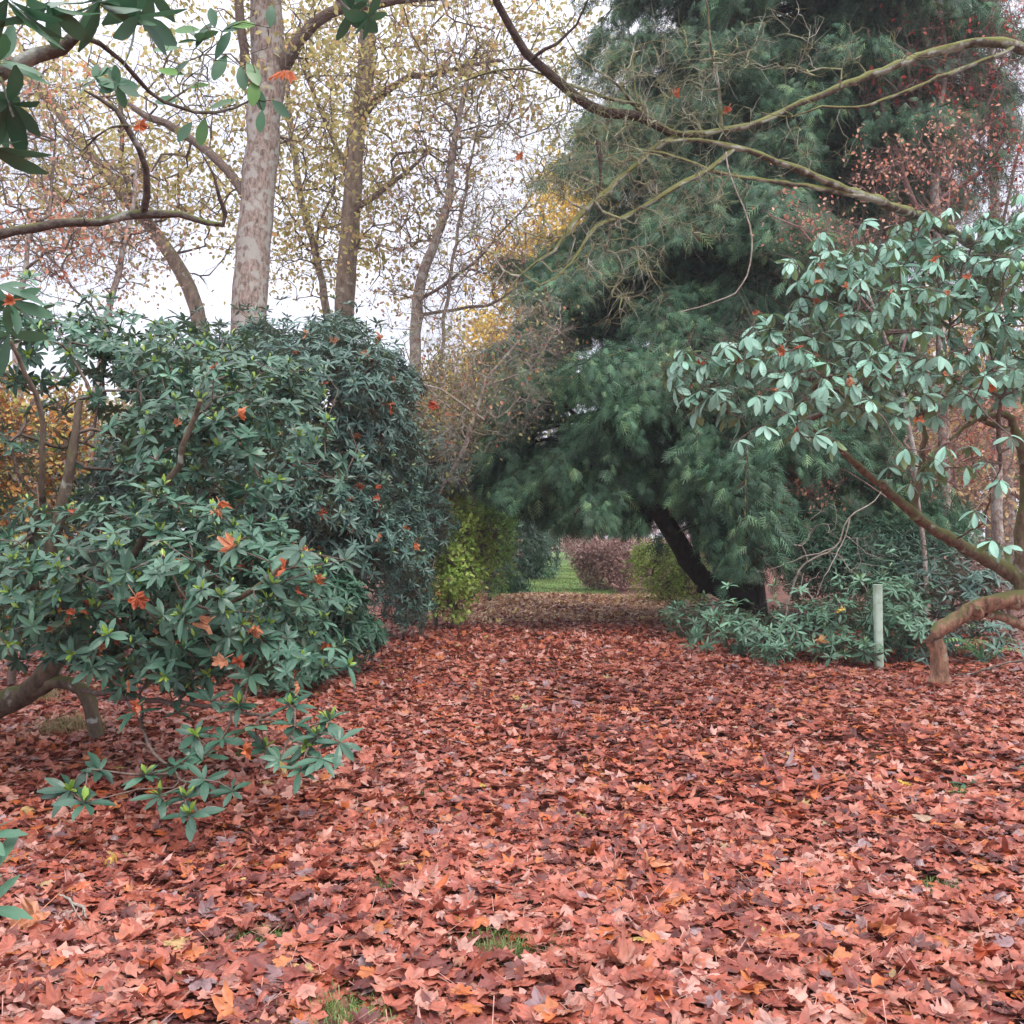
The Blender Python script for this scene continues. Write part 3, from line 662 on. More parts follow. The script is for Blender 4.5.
# ------------------------------------------------------------------ conifer
def conifer():
    rng = RNG(61); base = gpt(748, 612); base[1] = 19.6; base[0] = (748-512)/F*19.6; base[2] = float(H(base[0], base[1]))
    t = thing('conifer_tree', 'huge dark blue-green conifer with drooping fern-like sprays and a low curving limb', 'tree', base)
    bx, by = base[0], base[1]
    trunk = smooth_path([(bx, by, -0.1), (bx+0.02, by, 0.6), (bx-0.1, by, 3), (bx-0.05, by+.1, 7), (bx+0.2, by+.1, 12), (bx+.2, by, 17)], [0.42, 0.31, 0.28, 0.25, 0.2, 0.04], 0.4, 0.02, rng)
    sk = [trunk,
          px_path([(748, 598, 19.3, .2), (725, 592, 18.8, .17), (702, 577, 18.4, .17), (682, 548, 18.0, .17), (664, 520, 17.7, .15), (652, 500, 17.5, .13), (630, 470, 17.2, .10), (600, 440, 17, .06), (560, 400, 17, .03)], 0.25, 0.01, rng),
          px_path([(722, 572, 18.8, .09), (716, 588, 18.8, .08), (700, 590, 18.6, .07), (706, 572, 18.5, .05)], 0.15, 0.01, rng),
          px_path([(698, 560, 18.4, .06), (694, 510, 18.4, .05), (700, 450, 18.5, .04)], 0.25, 0.01, rng),
          px_path([(716, 575, 18.6, .04), (717, 530, 18.8, .035), (722, 480, 19, .03)], 0.25, 0.01, rng)]
    tr = Geo(); tube(tr, *trunk, 18, rough=0.07, rng=rng); tr.obj('trunk', M['bark_dark'], t, smooth=True)
    br = Geo(); tubes(br, sk[1:], rng)
    SP = []; SD = []; SR = []
    def opened(pt):
        pt = np.atleast_2d(pt); q = pt-CAM; yy = q@FWD; ix = 512+F*(q@RGT)/yy; iy = 512-F*(q@UPV)/yy
        o = (pt[:, 2] < 0.5) | ((ix < 655) & (iy > 530-np.maximum(0, 560-ix)*0.5)) | ((ix < 690) & (iy > 548)) | ((ix < 720) & (iy > 580)) | (iy > 590)
        o |= (np.abs((ix-652)-(iy-500)*0.70) < 20) & (iy > 498) & (iy < 585) & (yy < 18.4)
        return o | ((np.abs(ix-748) < 20) & (iy > 575) & (yy < 19.4))
    def limb(p0, az, Ln, rise, dr, dens=1.0, tone=0.0):
        n = 9; s = np.linspace(0, 1, n)
        dirv = np.array([cos(az), sin(az)])
        pts = np.zeros((n, 3)); bend = rng.normal(0, 0.12)
        pts[:, 0] = p0[0] + dirv[0]*Ln*s - dirv[1]*bend*Ln*s*s; pts[:, 1] = p0[1] + dirv[1]*Ln*s + dirv[0]*bend*Ln*s*s
        pts[:, 2] = p0[2] + rise*Ln*s - dr*Ln*s**2.4
        pts[1:] += rng.normal(0, 0.05, (n-1, 3))
        op = opened(pts) & (np.arange(n) > 1); cut = int(np.argmax(op)) if op.any() else n
        if cut > 1: tube(br, pts[:cut], (np.linspace(0.055, 0.008, n)*(0.5+Ln/8))[:cut], 5)
        m = int(Ln*9*dens)
        for q in range(m):
            u = rng.uniform(0.12, 1.0)**0.8; i = min(n-2, int(u*(n-1))); f = u*(n-1)-i; b = pts[i]*(1-f)+pts[i+1]*f
            fw = nrm((pts[i+1]-pts[i])[None])[0]; sd = nrm(np.cross(fw, [0, 0, 1.0])[None])[0]*rng.choice([-1, 1])
            L2 = rng.uniform(0.4, 1.25)*(1.15-0.55*u)
            D = nrm((fw*rng.uniform(0.2, 0.9) + sd*rng.uniform(0.4, 1.0) + np.array([0, 0, rng.uniform(-0.35, 0.1)]))[None])[0]
            kk = int(17+30*L2*dens); ss = rng.uniform(0.08, 1, kk)
            pp = b + D*(L2*ss)[:, None] - np.array([0, 0, 1.0])*(0.35*L2*ss**2)[:, None] + rng.normal(0, 0.085, (kk, 3))
            dd = D*rng.uniform(0.3, 1, kk)[:, None] + rng.normal(0, 0.42, (kk, 3)) - np.array([0, 0, 1.0])*rng.uniform(0.15, 0.95, kk)[:, None]
            SP.append(pp); SD.append(dd); SR.append(np.clip(rng.normal(0.42+tone+0.18*u, 0.24, kk), 0, 1))
            e = b + D*L2 - np.array([0, 0, 0.3*L2])
            if not (opened(e)[0] or opened(b)[0]): tube(br, [b, (b+e)/2+(0, 0, 0.03), e], [0.012, 0.008, 0.003], 3, cap=False)
    z = 2.2
    while z < 17:
        # crown radius by height and side (fuller towards the photo's left low down)
        RL = np.interp(z, [2, 4, 6, 8, 10, 12, 14, 17], [5.7, 5.6, 5.1, 4.5, 3.7, 3.1, 2.5, 1.2]); RR = np.interp(z, [2, 3, 6, 8, 14, 17], [3.2, 3.0, 3.3, 4.5, 4.5, 2.0])
        for q in range(rng.integers(5, 9)):
            az = rng.uniform(0, 2*pi); side = cos(az)
            r = (RL if side < 0.15 else RR)*rng.choice([rng.uniform(0.5, 0.8), rng.uniform(0.85, 1.12)], p=[0.35, 0.65])
            if side < 0.1 and sin(az) > 0.1: r *= 0.42 if sin(az) > 0.35 else 0.7  # back-left limbs shortened so sky light reaches the far path
            if sin(az) > 0.5 and rng.random() < 0.3: continue
            i = np.argmin(np.abs(trunk[0][:, 2]-z)); limb(trunk[0][i], az, r, rng.uniform(-0.05, 0.30), rng.uniform(0.12, 0.6), 1.0, rng.normal(0, 0.06))
        z += rng.uniform(0.20, 0.34)
    # low skirts: over the walk on one side, down to the shrubs on the other
    for (px, py, d, L_, az) in ((630, 455, 17.6, 2.4, 2.9), (610, 470, 18, 2.0, 3.4), (650, 480, 17.5, 1.8, 3.6), (590, 450, 17.5, 1.8, 3.0), (560, 440, 17.8, 1.6, 3.2), (640, 500, 18.3, 1.8, 2.7), (600, 490, 18.6, 1.2, 3.3), (640, 490, 17.8, 1.3, -1.8), (600, 400, 17.6, 2.2, 3.3), (580, 420, 18, 2.2, 2.9), (560, 380, 18, 1.6, 3.2), (570, 450, 18.6, 1.6, 3.3), (550, 470, 18.5, 1.3, 3.0), (540, 430, 18.8, 1.2, 3.3), (600, 360, 17.8, 2.0, 3.0), (520, 460, 19, 1.4, 3.1), (530, 480, 18.4, 1.2, 3.4), (520, 430, 19, 1.3, 2.9), (540, 400, 18.6, 1.5, 3.2), (620, 430, 17.2, 1.8, -2.2), (650, 400, 17, 1.8, -2.0), (680, 420, 16.8, 1.8, -1.6), (700, 460, 16.8, 1.5, -1.8), (660, 440, 17, 1.6, -2.4), (700, 380, 17, 2, -1.4), (740, 420, 17, 1.8, -1.3), (760, 380, 17, 2, -1.0),
                                (780, 470, 18.5, 2.6, -0.6), (790, 500, 18.2, 2.4, -0.9), (800, 450, 18.0, 2.6, -0.3), (840, 480, 17.5, 2.0, -0.4), (770, 520, 18.6, 1.6, -1.4), (820, 520, 17.8, 1.8, -0.7), (870, 500, 17.4, 1.5, -0.3),
                                (760, 540, 18.8, 1.0, -1.8), (840, 545, 17.6, 1.3, -1.2), (735, 560, 18.9, 0.8, -1.9), (890, 530, 17.3, 1.2, -0.8)):
        p = P(px, py, d); limb(p, az, L_, 0.1, 0.5, 1.15, 0.05)
        s = np.linspace(0, 1, 6)[:, None]; i = np.argmin(np.abs(trunk[0][:, 2]-min(p[2]+0.4, 5))); tube(br, trunk[0][i]*(1-s)+p*s+np.array([0, 0, 0.25])*np.sin(s*pi), np.linspace(0.06, 0.04, 6), 5)
    pp = np.concatenate(SP); dd = nrm(np.concatenate(SD)); rr = np.concatenate(SR)
    k = ~opened(pp)
    pp, dd, rr = pp[k], dd[k], rr[k]
    g = Geo(); n = len(pp); nz = nrm(rng.normal(0, 0.6, (n, 3)) + np.array([0, -0.3, 0.7]))
    leaves(g, T_SPRAY, pp, dd, nz, rng.uniform(0.13, 0.30, n), rr, droop=rng.uniform(0.1, 0.5, n))
    print('conifer sprays', n)
    br.obj('branches', M['bark_dark'], t, smooth=True); g.obj('crown', M['conifer'], t)
conifer()

# ------------------------------------------------------------------ pale rhododendron on the right
def pale_rhodo():
    rng = RNG(71); base = gpt(937, 692)
    t = thing('rhododendron_bush', 'pale blue-green rhododendron tree with a twisted reddish bare trunk', 'tree', base)
    d = base[1]+0.05
    trunk = px_path([(936, 712, d, .13), (937, 696, d, .10), (940, 672, d, .088), (938, 650, d, .08), (932, 640, d, .085), (942, 628, d, .082), (968, 612, d, .085), (985, 604, d-.05, .085), (1005, 600, d-.05, .095), (1030, 597, d, .11), (1075, 585, d+.1, .13)], 0.07, 0.006, rng)
    other = px_path([(985, 612, d, .05), (1005, 618, d+.05, .048), (1030, 630, d+.1, .055), (1060, 655, d+.2, .07), (1085, 700, d+.3, .09)], 0.07, 0.005, rng)
    sk = [trunk, other,
          px_path([(1030, 597, d, .10), (1020, 580, d, .085), (1000, 567, d-.05, .075), (970, 550, d-.15, .065), (935, 530, d-.3, .058), (915, 515, d-.4, .052), (880, 485, d-.6, .042), (852, 460, d-.8, .032), (835, 445, d-1.0, .02), (800, 420, d-1.1, .014)], 0.08, 0.008, rng),
          px_path([(915, 520, d-.4, .045), (914, 500, d-.4, .038), (920, 478, d-.45, .038), (922, 455, d-.5, .033), (925, 420, d-.6, .022), (905, 370, d-.8, .016), (880, 320, d-.9, .011)], 0.08, 0.008, rng),
          px_path([(1022, 590, d, .085), (1020, 540, d-.1, .06), (1025, 480, d-.2, .05), (1010, 420, d-.3, .036), (978, 420, d-.4, .028), (950, 440, d-.5, .016)], 0.08, 0.008, rng),
          px_path([(1010, 430, d-.3, .03), (978, 418, d-.2, .028), (960, 400, d-.2, .018), (940, 330, d-.2, .014), (930, 260, d-.2, .009)], 0.08, 0.008, rng),
          px_path([(985, 420, d-.3, .018), (1000, 390, d-.1, .016), (1010, 300, d, .012), (1000, 250, d, .009)], 0.08, 0.008, rng),
          px_path([(1022, 500, d-.2, .03), (1060, 400, d-.6, .022), (1080, 300, d-.6, .014)], 0.08, 0.008, rng),
          px_path([(955, 540, d-.2, .014), (985, 520, d-.9, .010), (990, 490, d-1.2, .008), (1000, 470, d-1.3, .006)], 0.08, 0.008, rng)]
    g = Geo(); tube(g, *trunk, 22, rough=0.17, rng=rng); tube(g, *other, 12, rough=0.15, rng=rng)
    # knot with a dark scar
    kn = P(978, 612, d-0.08); tube(g, [kn+(0.02, 0.06, -0.05), kn+(-0.01, -0.02, 0.01), kn+(-0.03, -0.06, 0.05)], [0.07, 0.05, 0.025], 9, rough=0.15, rng=rng)
    g.obj('trunk', M['bark_red'], t, smooth=True)
    s = Geo(); tubes(s, sk[2:], rng); s.obj('limbs', M['bark_mossy'], t, smooth=True); s = Geo()
    B = [blob(740, 372, 8.0, 66, 38, 0.5), blob(695, 368, 7.9, 36, 26, .4), blob(720, 400, 7.9, 40, 24, .4), blob(840, 260, 8.3, 50, 26, .5), blob(800, 345, 8.1, 60, 42, .6), blob(860, 300, 8.3, 75, 48, .7), blob(900, 245, 8.6, 55, 34, .6), blob(960, 290, 8.8, 85, 60, .9),
         blob(880, 375, 8.4, 85, 48, .8), blob(960, 380, 8.8, 70, 45, .8), blob(780, 420, 8.0, 55, 26, .5), blob(1040, 320, 9, 90, 110, 1.2), blob(810, 268, 8.2, 34, 16, .3), blob(1010, 230, 9, 60, 30, .8),
         blob(945, 470, 8.8, 60, 26, .5), blob(830, 395, 8.1, 60, 35, .6)]
    p, nn = shell(B, 820, rng, 0.8, 0.5, 0.1)
    q = p-CAM; yy = q@FWD; ix = 512+F*(q@RGT)/yy; iy = 512-F*(q@UPV)/yy; kq = ((iy < 400) & ~((ix > 850) & (iy > 290) & (rng.random(len(p)) < .35))) | (rng.random(len(p)) < .3); p = p[kq]; nn = nn[kq]
    hand = [(790, 262, 8), (815, 268, 8), (672, 372, 7.9), (690, 352, 7.8), (700, 390, 7.8), (730, 345, 7.8), (738, 440, 7.7), (765, 425, 7.7), (815, 435, 7.7), (835, 440, 7.7), (905, 448, 7.4), (945, 446, 7.4), (870, 360, 7.7), (878, 352, 7.6),
            (975, 510, 7.5), (992, 540, 7.4), (1005, 545, 7.4), (1015, 370, 7.6), (950, 208, 8.4), (935, 216, 8.4), (905, 222, 8.3), (890, 238, 8.2), (1010, 435, 7.8), (985, 375, 7.8), (945, 375, 7.8), (855, 215+30, 8.2), (850, 270, 8.1), (825, 300, 8), (770, 330, 7.9),
            (745, 360, 7.8), (760, 395, 7.8), (1000, 480, 7.8), (700, 365, 7.8)]
    cen = np.vstack([p, [P(*h) for h in hand]]); hn = len(hand)
    ax = nrm(np.vstack([nn*0.5, np.zeros((hn, 3))]) + np.array([-0.15, -0.25, 1.0]) + rng.normal(0, 0.25, (len(cen), 3)))
    f = Geo(); whorls(f, cen, ax, 0.128, 7, rng, T_OB, (-1.0, 0.1), (0.1, 0.6), (0, 0.75), 0.06, fold=0.12, lvar=0.25)
    f.obj('foliage', M['leaf_pale'], t)
    gr = grow(sk, cen, 0.0042, rng, k=0.3, seg=0.14, wig=0.13, rexp=0.40); tubes(s, gr, rng)
    twiglets(s, gr, rng, 5, 0.34, 0.0024, 0.8, 0.1, 0.9)
    s.obj('stems', M['twig'], t, smooth=True)
    return cen
PALEC = pale_rhodo()

# ------------------------------------------------------------------ overhead mossy branches (tree stands outside the frame)
def overhead():
    rng = RNG(81)
    base = P(1230, 700, 8.6); base[2] = float(H(base[0], base[1]))
    t = thing('mossy_tree', 'bare lichen covered tree reaching mossy branches across the clearing above the conifer', 'tree', base)
    b = base
    trunk = smooth_path([b+(0, 0, -.1), b+(-.1, 0, 1.5), b+(-.2, -.1, 3.2), b+(-.1, -.1, 5), b+(0, 0, 7)], [.24, .19, .16, .12, .05], .2, .01, rng)
    i = trunk[0][np.argmin(np.abs(trunk[0][:, 2]-3.6))]; j = trunk[0][np.argmin(np.abs(trunk[0][:, 2]-2.4))]
    def from_trunk(p, r, rows):
        pts = [p] + [P(a, c, d) for a, c, d, q in rows]; return smooth_path(pts, [r]+[q for a, c, d, q in rows], 0.10, 0.004, rng)
    arch = from_trunk(i, .07, [(1090, 95, 7.9, .062), (1024, 50, 7.6, .056), (985, 43, 7.5, .052), (930, 53, 7.5, .048), (870, 75, 7.4, .044), (800, 103, 7.3, .040), (762, 120, 7.2, .037), (720, 131, 7.1, .033), (675, 136, 7.0, .030),
                               (640, 160, 6.9, .027), (609, 190, 6.8, .025), (585, 208, 6.7, .022), (555, 248, 6.6, .017), (520, 275, 6.6, .008), (495, 310, 6.6, .004)])
    arch2 = px_path([(1012, 48, 7.55, .024), (985, 60, 7.4, .022), (958, 70, 7.3, .022), (915, 88, 7.2, .020), (882, 100, 7.15, .018), (855, 108, 7.1, .015), (822, 107, 7.0, .012), (792, 117, 6.95, .007), (760, 112, 6.9, .004)], .1, .004, rng)
    low = from_trunk(j, .075, [(1110, 310, 9.4, .075), (1050, 280, 9.6, .072), (965, 240, 9.3, .067), (925, 219, 8.6, .062), (895, 207, 7.9, .055), (849, 190, 7.4, .048), (815, 177, 7.3, .044), (775, 160, 7.2, .040), (735, 147, 7.1, .032), (700, 140, 7.0, .024), (665, 142, 6.9, .012)])
    low2 = px_path([(862, 196, 7.45, .030), (830, 190, 7.35, .028), (782, 182, 7.2, .026), (742, 177, 7.1, .022), (709, 170, 7.0, .018), (682, 158, 6.9, .014), (640, 150, 6.9, .008), (590, 160, 6.8, .005)], .1, .004, rng)
    br3 = px_path([(735, 148, 7.1, .022), (712, 168, 7.0, .024), (683, 182, 6.9, .022), (655, 200, 6.8, .02), (625, 217, 6.8, .018), (597, 226, 6.7, .014), (572, 262, 6.6, .010), (540, 285, 6.6, .006), (512, 262, 6.6, .004)], .1, .004, rng)
    dark = px_path([(675, 136, 7.0, .026), (640, 117, 6.9, .034), (605, 113, 6.85, .034), (575, 97, 6.8, .032), (545, 70, 6.7, .030), (526, 54, 6.65, .028), (512, 30, 6.6, .026), (498, 4, 6.5, .024), (486, -30, 6.4, .022), (470, -80, 6.3, .02)], .1, .004, rng)
    dark2 = px_path([(530, 60, 6.65, .012), (556, 42, 6.6, .010), (575, 25, 6.6, .008), (590, -5, 6.5, .006)], .1, .004, rng)
    mid = px_path([(692, 136, 7.0, .016), (672, 133, 6.95, .018), (642, 113, 6.9, .016), (609, 77, 6.8, .011), (577, 57, 6.8, .007), (560, 20, 6.7, .004)], .1, .004, rng)
    thin = px_path([(645, 105, 6.9, .016), (608, 98, 6.8, .013), (560, 82, 6.8, .012), (525, 68, 6.8, .012), (480, 75, 6.8, .011), (440, 93, 6.8, .010), (410, 97, 6.8, .008), (385, 101, 6.8, .004)], .1, .004, rng)
    up = px_path([(722, 132, 7.1, .020), (719, 90, 7.0, .017), (712, 50, 6.9, .014), (707, 5, 6.8, .011), (700, -60, 6.8, .006)], .1, .004, rng)
    up2 = px_path([(640, 118, 6.9, .010), (632, 60, 6.9, .007), (640, 45, 6.9, .006), (665, 40, 6.9, .004)], .08, .004, rng)
    vine = px_path([(726, 152, 7.0, .006), (728, 168, 6.95, .006), (738, 195, 6.9, .005), (750, 225, 6.9, .006), (752, 250, 6.9, .005), (747, 275, 6.9, .005), (735, 293, 6.9, .005), (715, 302, 6.9, .004), (680, 312, 6.9, .003)], .06, .002, rng)
    stub = px_path([(597, 140, 6.8, .016), (600, 160, 6.8, .014), (600, 190, 6.8, .006)], .06, .004, rng)
    g = Geo(); tube(g, *trunk, 14, rough=.1, rng=rng); g.obj('trunk', M['bark_moss'], t, smooth=True)
    s = Geo(); big = [arch, low, arch2, low2, br3, mid, thin, up, up2]
    for p, r in big: tube(s, p, r*.74, 10, rough=.30, rng=rng)
    s.obj('branches', M['bark_overhead'], t, smooth=True); s = Geo()
    R = [(610, 160, 6.9, 75, 75, .5), (660, 110, 6.9, 80, 75, .5), (560, 200, 6.7, 60, 80, .4), (520, 120, 6.8, 70, 60, .5), (760, 60, 7.0, 80, 60, .4), (600, 50, 6.8, 80, 50, .4), (620, 260, 6.8, 60, 70, .35), (490, 220, 6.7, 70, 80, .4), (700, 200, 6.9, 60, 40, .3), (860, 60, 7.3, 70, 35, .3), (800, 150, 7.2, 60, 30, .3)]
    tips = []
    for w, a in zip((160, 180, 110, 60, 45, 50, 90, 80, 60, 24, 24), R):
        c, rr = blob(*a[:5], a[5]); u = nrm(rng.normal(0, 1, (w, 3)))*rng.random((w, 1))**0.4; tips.append(c+rr*u)
    tips = np.concatenate(tips)
    gr = grow(big+[dark], tips, 0.0024, rng, k=0.1, seg=0.06, wig=0.34, rexp=0.38); tubes(s, gr, rng)
    twiglets(s, gr, rng, 4, 0.15, 0.0017, 0.9, 0.0, 0.95)
    s.obj('twigs', M['lichen_twig'], t, smooth=True)
    s = Geo()
    for p, r in (dark, dark2, stub): tube(s, p, r, 9, rough=.08, rng=rng)
    s.obj('dark_branch', M['branch_dark'], t, smooth=True)['label'] = 'dark almost moss-free branch running up out of the tangle'
    s = Geo(); tube(s, *vine, 6); 
    tag(s.obj('vine', M['twig_pale'], origin=vine[0][0], smooth=True), 'thin pale vine hanging in a loop from the mossy branches', 'vine')
overhead()

# ------------------------------------------------------------------ rhododendron shoots reaching in from the left edge
def near_overhang():
    rng = RNG(91); base = np.array([-3.0, 2.2, 0]); base[2] = float(H(base[0], base[1]))
    t = thing('rhododendron_bush', 'large-leaved rhododendron hanging lichened branches and big dark leaves into the top corner', 'bush', base)
    b = base
    s1 = smooth_path([b+(0, 0, -.05), b+(.1, .1, 1.0), b+(.4, .2, 2.0)] + [P(*a) for a in ((-120, 130, 2.7), (-40, 95, 2.6), (0, 76, 2.6), (35, 58, 2.6), (62, 47, 2.6), (80, 33, 2.6), (95, 8, 2.6), (110, -30, 2.6))],
                     [.06, .05, .04, .03, .024, .021, .020, .019, .016, .012, .009], .06, .003, rng)
    s3 = smooth_path([b+(0, 0, .3), b+(.2, .5, 1.2), P(-180, 260, 3.9), P(-60, 238, 3.8), P(0, 235, 3.8), P(50, 225, 3.8), P(100, 222, 3.8), P(143, 214, 3.8), P(180, 215, 3.8), P(207, 223, 3.8), P(222, 224, 3.8), P(225, 212, 3.78), P(219, 197, 3.75), P(214, 175, 3.7), P(200, 150, 3.7)],
                     [.05, .045, .035, .027, .025, .023, .020, .022, .016, .013, .012, .010, .008, .006, .003], .06, .003, rng)
    s4 = px_path([(143, 214, 3.8, .016), (147, 195, 3.75, .015), (146, 170, 3.7, .015), (139, 148, 3.65, .016), (128, 130, 3.6, .015), (118, 112, 3.6, .013), (100, 98, 3.55, .008), (84, 90, 3.5, .004)], .05, .002, rng)
    s2 = px_path([(80, 36, 2.6, .008), (100, 45, 2.65, .008), (122, 62, 2.7, .007), (150, 92, 2.8, .007), (165, 102, 2.85, .006), (195, 112, 2.9, .005), (215, 113, 2.95, .005), (235, 108, 3.0, .004), (255, 98, 3.0, .003)], .05, .002, rng)
    s5 = px_path([(165, 102, 2.85, .005), (185, 92, 2.9, .004), (200, 75, 3.0, .004), (205, 55, 3.0, .003), (220, 40, 3.0, .002)], .05, .002, rng)
    s6 = smooth_path([P(-180, 260, 3.6), P(-100, 330, 3.0), P(-30, 312, 2.9), P(5, 300, 2.9), P(20, 310, 2.9)], [.02, .014, .009, .006, .004], .06, .002, rng)
    s7 = px_path([(110, -30, 2.6, .01), (200, -60, 2.7, .009), (300, -30, 2.8, .007), (345, 5, 2.9, .005), (352, 12, 2.9, .003)], .06, .002, rng)
    s8 = px_path([(0, 76, 2.6, .006), (8, 100, 2.5, .005), (14, 118, 2.45, .004)], .04, .001, rng)
    sk = [s1, s3, s4, s2, s5, s6, s7, s8]
    s = Geo()
    for p, r in sk: tube(s, p, r*.8, 8, rough=.20, rng=rng)
    f = Geo()
    # px, py, distance, leaf length, count, axis, elevation
    W = [(8, 4, 2.3, .15, 7, (.1, 0, -1), (.1, .9)), (50, 8, 2.4, .14, 8, (.3, 0, -1), (0, .9)), (100, 5, 2.5, .14, 9, (.3, 0, -.9), (0, .9)), (140, 18, 2.5, .13, 7, (.9, 0, -.7), (.1, .9)),
         (12, 105, 2.5, .14, 9, (.5, -.1, -.9), (.0, .9)), (-10, 150, 2.5, .14, 8, (.4, 0, -.8), (0, .9)), (0, 60, 2.5, .13, 6, (.5, 0, .4), (0, .8)), (96, 78, 3.4, .075, 9, (0, -.4, .4), (-.4, .6)), (118, 84, 3.4, .07, 8, (.2, -.4, .1), (-.4, .6)),
         (12, 300, 2.9, .13, 8, (.6, -.2, .1), (-.3, .7)), (10, 335, 2.9, .12, 7, (.6, -.2, -.4), (-.1, .7)), (-5, 285, 2.9, .12, 6, (.3, -.2, .8), (-.1, .7)), (352, 10, 2.9, .085, 7, (.3, -.3, -.3), (-.3, .5)), (368, 18, 2.9, .07, 5, (.7, -.2, -.6), (-.1, .5)),
         (150, -10, 2.6, .13, 7, (.2, 0, -1), (0, .8)), (200, 40, 3.0, .07, 5, (0, -.3, .9), (-.2, .7)), (345, -8, 2.9, .08, 5, (0, -.3, -.8), (0, .6)), (-15, 95, 2.5, .14, 6, (.8, 0, -.3), (0, .8))]
    for a, c, d, L_, n, ax, el in W:
        whorls(f, P(a, c, d)[None], np.array([ax], float), L_, n, rng, T_BROAD if L_ < .1 else T_RH, el, (.0, .25), (.1, .8), 0, fold=.15)
    # single oval leaves of the small hanging shoot
    one = [(205, 118, 3, -.2, -1), (192, 122, 3, -.6, -1), (262, 110, 3, -.1, -1), (272, 100, 3, .7, -.7), (240, 66, 3, .2, -1), (247, 62, 3, .5, -.9), (256, 78, 3, -.1, -1), (215, 28, 3, -.2, .9), (200, 30, 3, -1, .05), (232, 26, 3, 1, .1),
           (180, 48, 3, -1, .0), (238, 100, 3, -1, -.2), (190, 60, 3, -.7, -.5), (215, 60, 3, .4, .6), (270, 28, 3, .1, 1), (226, 55, 3, -.3, -.8), (185, 75, 3, -.9, .2), (210, 85, 3, -.8, -.1), (222, 32, 3, .8, .4), (258, 88, 3, .2, -1), (196, 48, 3, .3, .7), (178, 100, 3, -1, 0)]
    P0 = np.array([P(a, c, d) for a, c, d, x, z in one]); Y0 = np.array([(x, rng.uniform(-.3, .1), z) for a, c, d, x, z in one])
    leaves(f, T_BROAD, P0, Y0, np.tile([.15, -1, .5], (len(one), 1))+rng.normal(0, .2, (len(one), 3)), rng.uniform(.065, .095, len(one)), rng.uniform(.4, 1, len(one)), droop=.1, fold=.1)
    gr = grow([s2, s5], P0, 0.0016, rng, k=.05, seg=.05, wig=.12); tubes(s, gr, rng)
    tips = np.concatenate([blob(205, 75, 3.0, 60, 50, .25)[0] + blob(205, 75, 3.0, 60, 50, .25)[1]*nrm(rng.normal(0, 1, (55, 3)))*rng.random((55, 1)), blob(60, 160, 3.4, 90, 60, .3)[0] + blob(60, 160, 3.4, 90, 60, .3)[1]*nrm(rng.normal(0, 1, (30, 3)))*rng.random((30, 1))])
    gr = grow(sk, tips, 0.0012, rng, k=.1, seg=.05, wig=.2); tubes(s, gr, rng); twiglets(s, gr, rng, 2, .06, .0009, .8)
    s.obj('stems', M['lichen_branch'], t, smooth=True); f.obj('foliage', M['leaf_overhead'], t, smooth=True)
near_overhang()

def sprig(name, label, rows, L_, n, mat, seed, root=None, tm=T_RH, young=.2, stem='bark_moss', el=(-.1, .6), r=.005):
    rng = RNG(seed); c0 = P(*rows[0]); b = np.array(root) if root is not None else np.array([c0[0], c0[1], 0.0]); b[2] = float(H(b[0], b[1]))
    t = thing(name, label, 'plant', b); f = Geo(); s = Geo()
    for a in rows:
        c = P(*a); m = (b+c)/2 + rng.normal(0, .03, 3)
        p, q = smooth_path([b-(0, 0, .03), m, c], [r, r*.8, r*.5], .05); tube(s, p, q, 6)
        whorls(f, c[None], np.array([[rng.normal(0, .2), -.3, 1.0]]), L_, n, rng, tm, el, (.05, .3), (.2, .8), young)
    f.obj('foliage', mat, t); s.obj('stem', M[stem], t, smooth=True)
sprig('rhododendron_shoot', 'bright green leafy shoot poking in at the frame edge low over the leaves', [(-6, 868, 2.9), (-14, 905, 2.9), (-20, 835, 2.95)], .115, 10, M['darkgreen'], 92, root=(-1.85, 2.95, 0))
sprig('seedling', 'small dark evergreen seedling alone among the red leaves', [(965, 783, 6.3), (955, 792, 6.2), (972, 778, 6.4)], .085, 5, M['darkgreen'], 93, root=(2.88, 6.35, 0), young=0, r=.003, el=(-.1, .3))
sprig('seedling', 'second evergreen seedling, cut by the frame edge above the leaves', [(1018, 772, 6.6), (1028, 765, 6.6)], .08, 6, M['darkgreen'], 94, root=(3.38, 6.6, 0), young=0, r=.003, el=(-.1, .3))
sprig('seedling', 'tiny pale green seedling low in the leaves towards the bottom edge', [(750, 964, 3.68)], .035, 6, M['leaf_low'], 95, root=(.88, 3.7, 0), young=0, r=.002)

# ------------------------------------------------------------------ low rhododendrons under the conifer
def low_bush(label, B, nw, seed, hand=(), L_=.13, mat='leaf_low', tm=T_NARROW):
    def ex(g, rng, p, nn):
        if hand:
            c = np.array([P(*h) for h in hand]); whorls(g, c, np.tile([0, -.2, 1.0], (len(c), 1))+rng.normal(0, .15, (len(c), 3)), L_*1.05, 9, rng, tm, (-.2, .5), (.05, .3), (.3, .85), .1)
    return bush('rhododendron_bush', label, 'bush', B, nw, L_, 8, M[mat], M['twig'], seed, tm, up=.9, elev=(-.15, .5), young=.06, nstem=600, rt=.004, depth=.6, noise=.15, lump=3, extra=ex, rnd=(0, .8), twig=.15)
low_bush('low loose rhododendron in front of the conifer trunk', [blob(745, 630, 13.2, 62, 28, .7), blob(790, 632, 13, 50, 28, .7), blob(700, 615, 15, 38, 22, .7), blob(775, 655, 12.2, 26, 14, .35)], 330, 101,
         [(728, 585, 13.5), (728, 600, 13.4), (775, 585, 13.2), (775, 600, 13.2), (690, 645, 13.6), (700, 655, 13.2)])
